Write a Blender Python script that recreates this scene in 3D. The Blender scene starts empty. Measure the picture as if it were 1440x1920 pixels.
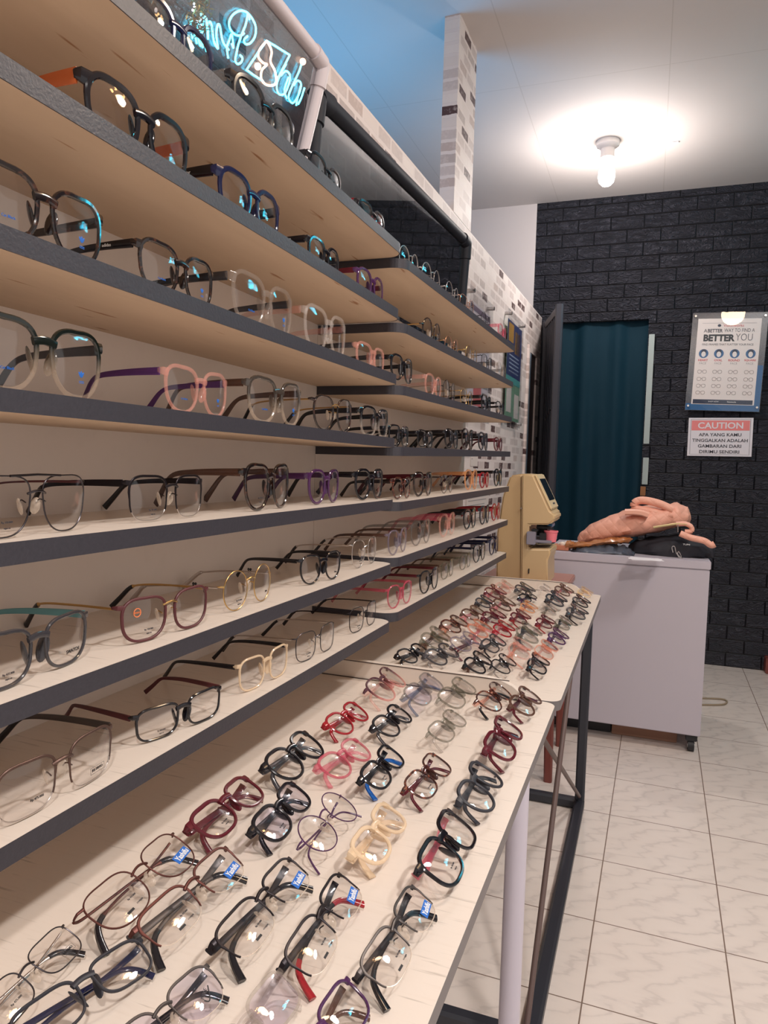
import bpy, bmesh, math, random
from mathutils import Vector, Matrix, noise
random.seed(7)
SC = bpy.context.scene
COL = SC.collection
PI = math.pi

# ------------------------------------------------------------------ camera
FPX = 1351.95
CAMZ = 1.1308
YAW, PIT, ROL = 0.3497, -0.067, -0.0279
RC = Matrix.Rotation(YAW, 3, 'Z') @ Matrix.Rotation(PIT, 3, 'X') @ Matrix.Rotation(ROL, 3, 'Y')
C0 = Vector((0, 0, CAMZ))
cam = bpy.data.cameras.new('camera')
co = bpy.data.objects.new('camera', cam)
COL.objects.link(co)
co.matrix_world = Matrix.Translation(C0) @ (RC @ Matrix.Rotation(PI / 2, 3, 'X')).to_4x4()
cam.sensor_fit = 'VERTICAL'
cam.sensor_height = 24.0
cam.lens = 24.0 * FPX / 1920.0
cam.clip_start = 0.02
SC.camera = co

SC.view_settings.view_transform = 'Standard'
SC.view_settings.look = 'None'
SC.view_settings.gamma = 1
SC.view_settings.use_curve_mapping = False
SC.view_settings.exposure = 0.08
try:
    SC.cycles.transparent_max_bounces = 64
    SC.cycles.max_bounces = 10
    SC.cycles.caustics_reflective = False
    SC.cycles.caustics_refractive = False
except Exception:
    pass

w = bpy.data.worlds.new('world'); SC.world = w; w.use_nodes = True
w.node_tree.nodes['Background'].inputs[0].default_value = (1, .945, .91, 1)
w.node_tree.nodes['Background'].inputs[1].default_value = 0.62


def lin(c):
    return tuple(((x / 255) / 12.92 if x <= 10.3 else ((x / 255 + .055) / 1.055) ** 2.4) for x in c)


def light(name, kind, loc, power, color, size=.1, rot=None):
    d = bpy.data.lights.new(name, kind); d.energy = power; d.color = color
    if kind == 'AREA':
        d.shape = 'DISK'; d.size = size
    else:
        d.shadow_soft_size = size
    o = bpy.data.objects.new(name, d); o.location = loc
    if rot: o.rotation_euler = rot
    COL.objects.link(o)
    return o


CEIL = 2.76
# the shop's bulb and chandelier, plus assumed downlights and blue glow (their fittings are built with the lamps further down)
light('assumed_downlight_lamp', 'AREA', (0.95, .55, CEIL - .035), 27, (1, .94, .90), .16)
light('assumed_downlight_lamp', 'AREA', (0.95, 2.1, CEIL - .035), 20, (1, .94, .90), .30)
light('assumed_downlight_lamp', 'AREA', (0.55, -0.9, CEIL - .035), 30, (1, .94, .90), .16)
light('bulb_lamp', 'POINT', (-.27, 3.84, 2.48), 22, (1, .93, .88), .035)
light('chandelier_lamp', 'POINT', (0.50, 1.6, 2.34), 9, (1, .72, .45), .1)
light('assumed_blue_glow', 'AREA', (-1.45, 2.6, 1.75), 11, (.10, .52, 1.0), .6, (PI, 0, 0))  # light of an unseen, assumed blue source, added to tint the ceiling


# ------------------------------------------------------------------ pixel -> place (one plane each)
def ray(u, v):
    return RC @ Vector(((u - 720) / FPX, 1, (960 - v) / FPX))


def hit(u, v, ax, val):
    d = ray(u, v); t = (val - C0[ax]) / d[ax]; return C0 + t * d


def hx(u, v, x): return hit(u, v, 0, x)
def hy(u, v, y): return hit(u, v, 1, y)
def hz(u, v, z): return hit(u, v, 2, z)


# ------------------------------------------------------------------ materials
MC = {}


def mat(name, col, rough=.5, metal=0., alpha=1., spec=.5, emit=None, es=0., coat=0.):
    if name in MC: return MC[name]
    m = bpy.data.materials.new(name); m.use_nodes = True
    b = m.node_tree.nodes['Principled BSDF']
    b.inputs['Base Color'].default_value = (*lin(col), 1)
    b.inputs['Roughness'].default_value = rough
    b.inputs['Metallic'].default_value = metal
    b.inputs['Alpha'].default_value = alpha
    b.inputs['Specular IOR Level'].default_value = spec
    b.inputs['Coat Weight'].default_value = coat
    if emit:
        b.inputs['Emission Color'].default_value = (*lin(emit), 1)
        b.inputs['Emission Strength'].default_value = es
    MC[name] = m
    return m


class NT:
    """short helper to write node trees"""
    def __init__(s, m):
        s.m = m; s.t = m.node_tree; s.n = s.t.nodes; s.b = s.n['Principled BSDF']

    def add(s, typ, **kw):
        nd = s.n.new('ShaderNode' + typ)
        for k, v in kw.items():
            if hasattr(nd, k): setattr(nd, k, v)
            else: nd.inputs[k.replace('_', ' ')].default_value = v
        return nd

    def l(s, a, b): s.t.links.new(a, b)

    def coord(s, scale=(1, 1, 1), loc=(0, 0, 0), rot=(0, 0, 0), out='Object'):
        c = s.n.new('ShaderNodeTexCoord'); mp = s.n.new('ShaderNodeMapping')
        mp.inputs['Scale'].default_value = scale; mp.inputs['Location'].default_value = loc
        mp.inputs['Rotation'].default_value = rot
        s.l(c.outputs[out], mp.inputs[0]); return mp.outputs[0]

    def ramp(s, fac, stops, interp='LINEAR'):
        r = s.n.new('ShaderNodeValToRGB'); r.color_ramp.interpolation = interp
        e = r.color_ramp.elements
        while len(e) < len(stops): e.new(.5)
        for el, (p, c) in zip(e, stops):
            el.position = p; el.color = (*lin(c), 1)
        s.l(fac, r.inputs[0]); return r.outputs[0]

    def mix(s, fac, a, b, mode='MIX'):
        x = s.n.new('ShaderNodeMix'); x.data_type = 'RGBA'; x.blend_type = mode
        for sock, v in ((x.inputs[0], fac), (x.inputs[6], a), (x.inputs[7], b)):
            if hasattr(v, 'links'): s.l(v, sock)
            elif isinstance(v, tuple): sock.default_value = (*lin(v), 1)
            else: sock.default_value = v
        return x.outputs[2]

    def math(s, op, a, b=0.):
        x = s.n.new('ShaderNodeMath'); x.operation = op
        for i, v in enumerate((a, b)):
            if hasattr(v, 'links'): s.l(v, x.inputs[i])
            else: x.inputs[i].default_value = v
        return x.outputs[0]

    def bump(s, h, strength=.3, dist=.01):
        b = s.n.new('ShaderNodeBump'); b.inputs['Strength'].default_value = strength
        b.inputs['Distance'].default_value = dist
        s.l(h, b.inputs['Height']); s.l(b.outputs[0], s.b.inputs['Normal'])


def m_floor():
    m = mat('floor_tiles', (214, 200, 192), .22); t = NT(m)
    v = t.coord()
    br = t.add('TexBrick', offset=0.0, squash=1.0); t.l(v, br.inputs['Vector'])
    for k, x in (('Scale', 1), ('Mortar Size', .0016), ('Mortar Smooth', .1), ('Brick Width', .3), ('Row Height', .3), ('Bias', 0)):
        br.inputs[k].default_value = x
    br.inputs['Color1'].default_value = (0, 0, 0, 1); br.inputs['Color2'].default_value = (1, 1, 1, 1)
    # marble veins, shifted per tile
    wv = t.add('TexWave', wave_type='BANDS'); wv.inputs['Scale'].default_value = 1.6
    wv.inputs['Distortion'].default_value = 9; wv.inputs['Detail'].default_value = 5; wv.inputs['Detail Scale'].default_value = 2.0
    v2 = t.coord(scale=(2.2, 5.5, 1), rot=(0, 0, .35))
    off = t.n.new('ShaderNodeVectorMath'); off.operation = 'ADD'
    t.l(v2, off.inputs[0]); t.l(br.outputs['Color'], off.inputs[1])
    t.l(off.outputs[0], wv.inputs['Vector'])
    nz = t.add('TexNoise'); nz.inputs['Scale'].default_value = 4; t.l(v, nz.inputs['Vector'])
    vein = t.ramp(wv.outputs['Fac'], [(0, (204, 193, 187)), (.1, (222, 211, 204)), (.4, (227, 216, 208)), (1, (230, 219, 211))])
    c = t.mix(nz.outputs['Fac'], vein, (224, 212, 203))
    c = t.mix(br.outputs['Fac'], c, (128, 108, 96))
    t.l(c, t.b.inputs['Base Color'])
    inv = t.math('SUBTRACT', 1.0, br.outputs['Fac']); t.bump(inv, .4, .002)
    return m


def m_darkbrick():
    m = mat('dark_brick_foam', (42, 42, 50), .34, spec=.6); t = NT(m)
    v = t.coord()
    br = t.add('TexBrick', offset=0.5); t.l(v, br.inputs['Vector'])
    for k, x in (('Scale', 1), ('Mortar Size', .0055), ('Mortar Smooth', 1.0), ('Brick Width', .19), ('Row Height', .08)):
        br.inputs[k].default_value = x
    n1 = t.add('TexNoise'); n1.inputs['Scale'].default_value = 13; n1.inputs['Detail'].default_value = 5; n1.inputs['Distortion'].default_value = 2.2
    v2 = t.coord(scale=(1, 2.0, 1)); t.l(v2, n1.inputs['Vector'])
    n2 = t.add('TexNoise'); n2.inputs['Scale'].default_value = 48; n2.inputs['Detail'].default_value = 3; t.l(v2, n2.inputs['Vector'])
    rdg = t.math('ABSOLUTE', t.math('SUBTRACT', n1.outputs['Fac'], .5))
    h = t.math('ADD', t.math('MULTIPLY', rdg, 6.0), t.math('MULTIPLY', n2.outputs['Fac'], .8))
    inv = t.math('SUBTRACT', 1.0, br.outputs['Fac'])
    h = t.math('MULTIPLY', h, inv); h = t.math('ADD', h, t.math('MULTIPLY', inv, .7))
    t.bump(h, 1.0, .028)
    c = t.mix(br.outputs['Fac'], (70, 70, 80), (32, 32, 38)); t.l(c, t.b.inputs['Base Color'])
    return m


def m_paperbrick():
    m = mat('brick_wallpaper', (215, 200, 195), .6); t = NT(m)
    v = t.coord(); nz = t.add('TexNoise'); nz.inputs['Scale'].default_value = 40; nz.inputs['Detail'].default_value = 4
    t.l(v, nz.inputs['Vector'])
    br = t.add('TexBrick', offset=0.5)
    d = t.n.new('ShaderNodeVectorMath'); d.operation = 'MULTIPLY_ADD'
    t.l(nz.outputs['Color'], d.inputs[0]); d.inputs[1].default_value = (.007, .007, .0); t.l(v, d.inputs[2])
    t.l(d.outputs[0], br.inputs['Vector'])
    for k, x in (('Scale', 1), ('Mortar Size', .0065), ('Mortar Smooth', .3), ('Brick Width', .1), ('Row Height', .043)):
        br.inputs[k].default_value = x
    br.inputs['Color1'].default_value = (0, 0, 0, 1); br.inputs['Color2'].default_value = (1, 1, 1, 1)
    br.inputs['Mortar'].default_value = (0, 0, 0, 1)
    bw = t.ramp(br.outputs['Color'], [(0, (206, 192, 188)), (.30, (226, 214, 209)), (.48, (190, 176, 172)), (.58, (232, 221, 216)),
                                      (.76, (196, 178, 172)), (.86, (84, 60, 60))], 'CONSTANT')
    n2 = t.add('TexNoise'); n2.inputs['Scale'].default_value = 90; n2.inputs['Detail'].default_value = 5; t.l(v, n2.inputs['Vector'])
    n3 = t.add('TexNoise'); n3.inputs['Scale'].default_value = 22; n3.inputs['Detail'].default_value = 5; t.l(v, n3.inputs['Vector'])
    wash = t.ramp(t.math('ADD', t.math('MULTIPLY', n2.outputs['Fac'], .6), t.math('MULTIPLY', n3.outputs['Fac'], .5)),
                  [(.54, (0, 0, 0)), (.68, (170, 170, 170))])
    c = t.mix(wash, bw, (226, 213, 208))
    c = t.mix(br.outputs['Fac'], c, (229, 217, 213)); t.l(c, t.b.inputs['Base Color'])
    return m


def m_ceiling():
    m = mat('ceiling_board', (206, 196, 192), .8); t = NT(m)
    v = t.coord(); br = t.add('TexBrick', offset=0.0); t.l(v, br.inputs['Vector'])
    for k, x in (('Scale', 1), ('Mortar Size', .0022), ('Brick Width', .6), ('Row Height', 1.6)):
        br.inputs[k].default_value = x
    nz = t.add('TexNoise'); nz.inputs['Scale'].default_value = 2.5; nz.inputs['Detail'].default_value = 5; t.l(v, nz.inputs['Vector'])
    c = t.mix(nz.outputs['Fac'], (196, 187, 183), (203, 194, 190))
    c = t.mix(t.math('MULTIPLY', br.outputs['Fac'], .6), c, (178, 168, 162)); t.l(c, t.b.inputs['Base Color'])
    return m


def m_laminate(name, a, b, axis=(1, 14, 1), rough=.33, streak=(196, 184, 172)):
    m = mat(name, a, rough); t = NT(m)
    n1 = t.add('TexNoise'); n1.inputs['Scale'].default_value = 14; n1.inputs['Detail'].default_value = 6
    v = t.coord(scale=axis); t.l(v, n1.inputs['Vector'])
    c = t.ramp(n1.outputs['Fac'], [(0, b), (.45, a), (.62, a), (.72, streak), (1, a)])
    t.l(c, t.b.inputs['Base Color']); t.bump(n1.outputs['Fac'], .06, .001)
    return m


def m_ply():
    m = mat('raw_plywood', (196, 152, 106), .6); t = NT(m)
    n1 = t.add('TexNoise'); n1.inputs['Scale'].default_value = 5; n1.inputs['Detail'].default_value = 5; n1.inputs['Distortion'].default_value = .8
    v = t.coord(scale=(6, .8, 1)); t.l(v, n1.inputs['Vector'])
    n2 = t.add('TexNoise'); n2.inputs['Scale'].default_value = 9; n2.inputs['Detail'].default_value = 2
    v2 = t.coord(scale=(9, 1, 1)); t.l(v2, n2.inputs['Vector'])
    c = t.ramp(n1.outputs['Fac'], [(0, (190, 165, 139)), (.5, (198, 173, 147)), (1, (206, 182, 157))])
    c2 = t.ramp(n2.outputs['Fac'], [(.0, (255, 255, 255)), (.70, (255, 255, 255)), (.76, (196, 160, 126)), (1, (160, 120, 90))])
    c = t.mix(1.0, c, c2, 'MULTIPLY'); t.l(c, t.b.inputs['Base Color'])
    return m


def m_edge():
    m = mat('dark_edge_banding', (56, 54, 60), .42); t = NT(m)
    n = t.add('TexNoise'); n.inputs['Scale'].default_value = 350; t.l(t.coord(), n.inputs['Vector'])
    c = t.mix(n.outputs['Fac'], (50, 48, 55), (62, 60, 67)); t.l(c, t.b.inputs['Base Color'])
    t.bump(n.outputs['Fac'], .25, .001)
    return m


def m_lens(name, tint=(1, 1, 1), k=1.0):
    if name in MC: return MC[name]
    m = bpy.data.materials.new(name); m.use_nodes = True; n = m.node_tree.nodes; n.clear(); L = m.node_tree.links
    out = n.new('ShaderNodeOutputMaterial'); tr = n.new('ShaderNodeBsdfTransparent'); gl = n.new('ShaderNodeBsdfGlossy')
    tr.inputs[0].default_value = (.982 * tint[0], .982 * tint[1], .982 * tint[2], 1); gl.inputs[0].default_value = (.9, .95, 1, 1)
    gl.inputs['Roughness'].default_value = .01
    fr = n.new('ShaderNodeLayerWeight'); fr.inputs[0].default_value = .5
    pw = n.new('ShaderNodeMath'); pw.operation = 'POWER'; pw.inputs[1].default_value = 4.0
    L.new(fr.outputs['Facing'], pw.inputs[0])
    mu = n.new('ShaderNodeMath'); mu.operation = 'MULTIPLY_ADD'; mu.inputs[1].default_value = .55; mu.inputs[2].default_value = .03 * k
    L.new(pw.outputs[0], mu.inputs[0])
    mx = n.new('ShaderNodeMixShader'); L.new(mu.outputs[0], mx.inputs[0]); L.new(tr.outputs[0], mx.inputs[1]); L.new(gl.outputs[0], mx.inputs[2])
    L.new(mx.outputs[0], out.inputs[0]); MC[name] = m
    return m


def m_mirror():
    m = mat('mirror_glass', (225, 228, 232), .0, 1.0); return m


def m_tort(name, a, b, alpha=1.):
    if name in MC: return MC[name]
    m = mat(name, a, .12, alpha=alpha, coat=.6); t = NT(m)
    n1 = t.add('TexNoise'); n1.inputs['Scale'].default_value = 90; n1.inputs['Distortion'].default_value = 1.5; t.l(t.coord(), n1.inputs['Vector'])
    c = t.ramp(n1.outputs['Fac'], [(.52, a), (.66, b)]); t.l(c, t.b.inputs['Base Color'])
    return m


def m_fade(name, top, bot, z0, z1, at=1., ab=.45):
    """two-tone acetate, dark brow running into a clear lower rim"""
    if name in MC: return MC[name]
    m = mat(name, top, .12, coat=.6); t = NT(m)
    c = t.n.new('ShaderNodeTexCoord'); sp = t.n.new('ShaderNodeSeparateXYZ'); t.l(c.outputs['Object'], sp.inputs[0])
    mr = t.n.new('ShaderNodeMapRange'); t.l(sp.outputs[2], mr.inputs[0]); mr.inputs[1].default_value = z0; mr.inputs[2].default_value = z1
    t.l(t.mix(mr.outputs[0], bot, top), t.b.inputs['Base Color'])
    mr2 = t.n.new('ShaderNodeMapRange'); t.l(mr.outputs[0], mr2.inputs[0]); mr2.inputs[3].default_value = ab; mr2.inputs[4].default_value = at
    t.l(mr2.outputs[0], t.b.inputs['Alpha'])
    return m


LAM = m_laminate('white_wood_laminate', (228, 216, 204), (218, 204, 190))
PANEL = m_laminate('white_wood_laminate_upright', (228, 215, 205), (222, 208, 198), axis=(1, 3, 3), streak=(228, 215, 205))
PLY = m_ply(); EDGE = m_edge()
WHITE = mat('white_paint', (226, 220, 222), .5)
BLACKM = mat('black_steel_paint', (44, 46, 54), .4)
CHROME = mat('brushed_chrome', (190, 186, 184), .25, 1.0)
LENS = m_lens('demo_lens', (1, .99, .985), 1.25)
LENSW = m_lens('coated_lens', (.97, .95, 1.0), 2.2)
ACR = m_lens('clear_acrylic', (1.04, 1.04, 1.04), 1.0)


def A(name, col, alpha=1., rough=.13):
    return mat('acetate_' + name, col, rough, alpha=alpha, coat=.2)


def MT(name, col, rough=.28):
    return mat('metal_' + name, col, rough, 1.0)


FM = {
 'black': A('black', (22, 20, 26)), 'matte': mat('acetate_matte_black', (40, 40, 48), .45), 'darkgrey': A('dark_grey', (64, 62, 66), .9),
 'tort': m_tort('acetate_dark_tortoise', (26, 18, 18), (72, 42, 30)), 'tortl': m_tort('acetate_red_tortoise', (60, 26, 24), (150, 84, 60), .85),
 'burg': A('burgundy', (94, 28, 40), .95), 'burgm': mat('acetate_matte_burgundy', (84, 36, 40), .45), 'red': A('red', (158, 26, 38), .9),
 'pink': A('pink', (222, 100, 124), .42), 'rose': A('rose', (200, 76, 100), .55), 'purple': A('purple', (78, 40, 84), .9), 'purm': mat('acetate_matte_purple', (84, 42, 106), .5),
 'navy': A('navy', (24, 28, 62)), 'blue': A('blue', (20, 92, 176)), 'teal': mat('acetate_teal', (98, 150, 156), .4), 'grey': A('smoke_grey', (110, 102, 100), .42), 'lilac': A('lilac_grey', (124, 112, 130), .5),
 'bluegrey': A('blue_grey', (86, 104, 132), .5), 'clear': A('clear', (226, 216, 210), .15), 'clearg': A('clear_grey', (160, 146, 136), .26),
 'clearp': A('clear_pink', (226, 160, 146), .28), 'peach': A('peach', (216, 130, 100), .42), 'cream': A('cream', (238, 212, 178), .62), 'orange': A('orange', (222, 156, 104), .6),
 'brown': A('brown', (92, 62, 50), .85), 'olive': A('olive', (92, 88, 70), .42), 'pale': A('pale_yellow', (232, 196, 142), .35),
 'silver': MT('silver', (204, 196, 192)), 'gold': MT('gold', (206, 170, 112)), 'gun': MT('gunmetal', (84, 80, 84)), 'bronze': mat('metal_bronze', (98, 58, 52), .4, .7),
 'blackmet': mat('metal_black', (36, 30, 34), .35, .6), 'greymet': mat('metal_grey', (86, 80, 78), .4, .7), 'brownmet': mat('metal_brown', (96, 74, 66), .4, .6), 'rosegold': MT('rose_gold', (212, 160, 136)),
 'redmet': mat('metal_red', (150, 44, 52), .4, .3), 'green': mat('metal_green', (44, 66, 38), .4), 'orangey': A('translucent_orange', (196, 98, 50), .85),
 'fadebk': m_fade('acetate_black_to_clear', (20, 26, 22), (190, 168, 146), .012, .040, 1, .16), 'fadegr': m_fade('acetate_brown_to_clear', (72, 64, 58), (200, 180, 160), .010, .036, 1, .22),
 'fadebkp': m_fade('acetate_black_to_pink', (24, 18, 22), (170, 60, 70), .018, .034, 1, .9), 'fadebk2': m_fade('acetate_black_to_grey', (22, 20, 24), (190, 178, 168), .010, .030, 1, .2),
 'fadepk': m_fade('acetate_plum_to_rose', (84, 48, 58), (220, 130, 122), .010, .034, 1, .45),
}
PADCLR = A('pad_clear', (230, 214, 196), .4)
INK = mat('print_ink_grey', (70, 66, 70), .6); INKB = mat('print_ink_blue', (24, 100, 190), .6); INKW = mat('print_ink_white', (235, 235, 235), .6)
INKK = mat('print_ink_black', (28, 26, 30), .6)


# ------------------------------------------------------------------ mesh helpers
def link(o, parent=None):
    COL.objects.link(o)
    if parent: o.parent = parent
    return o


def obj(name, bm, m, parent=None, smooth=True, loc=None):
    me = bpy.data.meshes.new(name)
    bmesh.ops.recalc_face_normals(bm, faces=bm.faces)
    if smooth:
        for f in bm.faces: f.smooth = True
    bm.to_mesh(me); bm.free()
    if smooth:
        try: me.set_sharp_from_angle(angle=.7)
        except Exception: pass
    for x in (m if isinstance(m, (list, tuple)) else [m]): me.materials.append(x)
    o = bpy.data.objects.new(name, me)
    if loc: o.location = loc
    return link(o, parent)


def tag(o, label, cat=None, group=None, kind=None):
    if label: o['label'] = label
    if cat: o['category'] = cat
    if group: o['group'] = group
    if kind: o['kind'] = kind
    return o


def thing(name, label, cat, loc=(0, 0, 0), rz=0, group=None):
    o = bpy.data.objects.new(name, None); o.empty_display_size = .05
    o.location = loc; o.rotation_euler = (0, 0, rz); COL.objects.link(o)
    return tag(o, label, cat, group)


def struct(name, bm, m, smooth=False, loc=None):
    o = obj(name, bm, m, None, smooth, loc); o['kind'] = 'structure'; return o


def box(bm, x0, x1, y0, y1, z0, z1, bev=0., seg=2, mi=0):
    vs = [bm.verts.new((x, y, z)) for x in (x0, x1) for y in (y0, y1) for z in (z0, z1)]
    F = [bm.faces.new([vs[i] for i in q]) for q in ((0, 1, 3, 2), (4, 6, 7, 5), (0, 4, 5, 1), (2, 3, 7, 6), (0, 2, 6, 4), (1, 5, 7, 3))]
    for f in F: f.material_index = mi
    if bev:
        es = list({e for f in F for e in f.edges})
        bmesh.ops.bevel(bm, geom=es, offset=bev, segments=seg, affect='EDGES')
    return bm


def nb(): return bmesh.new()


def ring_loft(bm, rings, closed=False, cap=True):
    R = [[bm.verts.new(p) for p in r] for r in rings]
    n = len(R[0]); K = len(R)
    for i in range(K if closed else K - 1):
        a, b = R[i], R[(i + 1) % K]
        for j in range(n):
            bm.faces.new((a[j], a[(j + 1) % n], b[(j + 1) % n], b[j]))
    if cap and not closed:
        bm.faces.new(R[0][::-1]); bm.faces.new(R[-1])
    return bm


def tube(bm, pts, r, n=10, closed=False, flat=None, up=None):
    """sweep; r number or list; flat = (a, b) half sizes list for elliptical/rect section in (side, up)"""
    P = [Vector(p) for p in pts]; K = len(P); rings = []
    for i, p in enumerate(P):
        if closed: t = P[(i + 1) % K] - P[i - 1]
        else: t = P[min(i + 1, K - 1)] - P[max(i - 1, 0)]
        t.normalize()
        u = Vector(up) if up else (Vector((0, 0, 1)) if abs(t.z) < .9 else Vector((0, 1, 0)))
        s = t.cross(u); s.normalize(); u2 = s.cross(t); u2.normalize()
        if flat:
            a, b = flat[i] if isinstance(flat, list) else flat
        else:
            a = b = r[i] if isinstance(r, (list, tuple)) else r
        ring = []
        for k in range(n):
            th = 2 * PI * k / n + PI / n
            cx, sx = math.cos(th), math.sin(th)
            if flat:
                e = .55
                cx = math.copysign(abs(cx) ** e, cx); sx = math.copysign(abs(sx) ** e, sx)
            ring.append(p + s * (a * cx) + u2 * (b * sx))
        rings.append(ring)
    return ring_loft(bm, rings, closed)


def smoothpath(pts, n=8):
    """Catmull-Rom through pts"""
    P = [Vector(p) for p in pts]; out = []
    for i in range(len(P) - 1):
        p0 = P[max(i - 1, 0)]; p1 = P[i]; p2 = P[i + 1]; p3 = P[min(i + 2, len(P) - 1)]
        for k in range(n):
            t = k / n
            out.append(.5 * ((2 * p1) + (p2 - p0) * t + (2 * p0 - 5 * p1 + 4 * p2 - p3) * t * t + (3 * p1 - p0 - 3 * p2 + p3) * t ** 3))
    out.append(P[-1]); return out


def ellipsoid(bm, c, r, rot=None, u=14, v=9):
    m = Matrix.Translation(c) @ (rot.to_4x4() if rot else Matrix.Identity(4)) @ Matrix.Diagonal((*r, 1))
    bmesh.ops.create_uvsphere(bm, u_segments=u, v_segments=v, radius=1, matrix=m)
    return bm


def cyl(bm, p0, p1, r, n=20):
    return tube(bm, [p0, p1], r, n)


def prism(bm, poly, z0, z1, mi_side=0, mi_top=0, mi_bot=0):
    """polygon in xy extruded in z"""
    a = [bm.verts.new((x, y, z0)) for x, y in poly]; b = [bm.verts.new((x, y, z1)) for x, y in poly]
    f = bm.faces.new(a[::-1]); f.material_index = mi_bot
    f = bm.faces.new(b); f.material_index = mi_top
    n = len(poly)
    for i in range(n):
        f = bm.faces.new((a[i], a[(i + 1) % n], b[(i + 1) % n], b[i])); f.material_index = mi_side
    return bm


TXT = {}


def text_mesh(s, bold=0.):
    k = (s, bold)
    if k in TXT: return TXT[k]
    c = bpy.data.curves.new('lettering', 'FONT'); c.body = s; c.align_x = 'CENTER'; c.align_y = 'CENTER'; c.offset = bold; c.extrude = .01
    c.resolution_u = 3
    o = bpy.data.objects.new('lettering', c); COL.objects.link(o)
    dg = bpy.context.evaluated_depsgraph_get(); dg.update()
    me = bpy.data.meshes.new_from_object(o.evaluated_get(dg))
    bpy.data.objects.remove(o); TXT[k] = me
    return me


def text(name, s, m, height, M, parent=None, width=None, bold=0., shear=0.):
    """M: 4x4 frame, letters in its XY plane, centred"""
    me = text_mesh(s, bold).copy()
    xs = [v.co.x for v in me.vertices]; ys = [v.co.y for v in me.vertices]
    if not xs: return None
    cx, cy = (max(xs) + min(xs)) / 2, (max(ys) + min(ys)) / 2
    k = height / (max(ys) - min(ys)); kx = width / (max(xs) - min(xs)) if width else k
    for v in me.vertices:
        v.co = M @ Vector(((v.co.x - cx) * kx + shear * (v.co.y - cy) * k, (v.co.y - cy) * k, v.co.z * .02))
    me.materials.clear(); me.materials.append(m); me.name = name
    return link(bpy.data.objects.new(name, me), parent)


# ------------------------------------------------------------------ room shell
W = 4.608; XL = -3.2; XR = 1.3; YN = -2.4
TH = -.0148
bm = nb(); box(bm, -4.5, 3.6, -5.2, 4.6, -.05, 0)
fl = struct('floor', bm, m_floor(), loc=(-.078, 1.525, 0)); fl.rotation_euler.z = TH
bm = nb(); box(bm, XL, 3.2, YN - .1, W + .1, CEIL, CEIL + .05)
struct('ceiling', bm, m_ceiling())
GREYW = mat('grey_white_plaster', (202, 192, 190), .75)
CREAMW = mat('cream_wall_paint', (214, 200, 188), .75)
DOORX0, DOORX1, DOORZ = -.548, -.043, 2.03
XD = -.728
bm = nb(); box(bm, XL, XD, W, W + .1, 0, CEIL); struct('wall_back_left', bm, GREYW)


def wall_panel(name, pieces, M, m):
    """flat wall pieces with local xy = wall face, so the bricks run on"""
    bm = nb()
    for x0, x1, y0, y1 in pieces: box(bm, x0, x1, y0, y1, -.05, 0)
    o = struct(name, bm, m); o.matrix_world = M; return o


DB = m_darkbrick()
# back wall: local x -> world x, local y -> world z, local z -> world -y
MB = Matrix(((1, 0, 0, 0), (0, 0, -1, W), (0, 1, 0, 0), (0, 0, 0, 1)))
wall_panel('wall_back', [(XD, DOORX0, 0, CEIL), (DOORX1, XR, 0, CEIL), (DOORX0, DOORX1, DOORZ, CEIL)], MB, DB)
# right wall: local x -> world -y ; local y -> z ; normal -> -x
MR = Matrix(((0, 0, -1, XR), (-1, 0, 0, 0), (0, 1, 0, 0), (0, 0, 0, 1)))
wall_panel('wall_right', [(-W, -1.9, 0, CEIL)], MR, DB)
bm = nb(); box(bm, XL - .1, XL, YN, W, 0, CEIL); struct('wall_left', bm, GREYW)

# partition with brick paper: slightly skewed in plan
PB = m_paperbrick()
PA = Vector((-.812, -.9, 0)); PE = Vector((-.670, W - .002, 0)); PD = (PE - PA); PLEN = PD.length; PD.normalize()
PN = Vector((PD.y, -PD.x, 0))
PT = 2.062
MP = Matrix(((PD.x, 0, PN.x, PA.x), (PD.y, 0, PN.y, PA.y), (0, 1, 0, 0), (0, 0, 0, 1)))
s0 = (4.20 - PA.y) / PD.y; s1 = (4.49 - PA.y) / PD.y; dz_ = 1.80
bm = nb()
for a, b, c, d in ((0, s0, 0, PT), (s1, PLEN, 0, PT), (s0, s1, dz_, PT)): box(bm, a, b, c, d, -.055, 0)
o = struct('wall_partition', bm, PB); o.matrix_world = MP
# column on the partition up to the ceiling
ca = (2.63 - PA.y) / PD.y; cb = (2.875 - PA.y) / PD.y
bm = nb(); box(bm, ca, cb, PT, CEIL, -.056, .001)
o = struct('trim_1', bm, PB); o.matrix_world = MP; o['label'] = 'brick-papered post on top of the partition'
# narrow opening in the partition
DK = mat('dark_interior_tone', (74, 62, 62), .5)
d1 = thing('door_1', None, None); d1['kind'] = 'structure'; d1.matrix_world = MP
bm = nb(); box(bm, s0, s1, 0, dz_, -.03, -.010); obj('dark_interior_sheet', bm, DK, d1, False)  # flat dark sheet, its colour stands for the unlit interior of the opening
bm = nb(); box(bm, s0 + .002, s0 + .10, 0, dz_ - .002, -.012, .001, .003); obj('blue_strip', bm, mat('blue_grey_plastic', (132, 156, 178), .35), d1)
bm = nb(); box(bm, s0 - .03, s0, 0, dz_ + .03, -.002, .012); obj('door_frame', bm, PB, d1, False)

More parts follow.
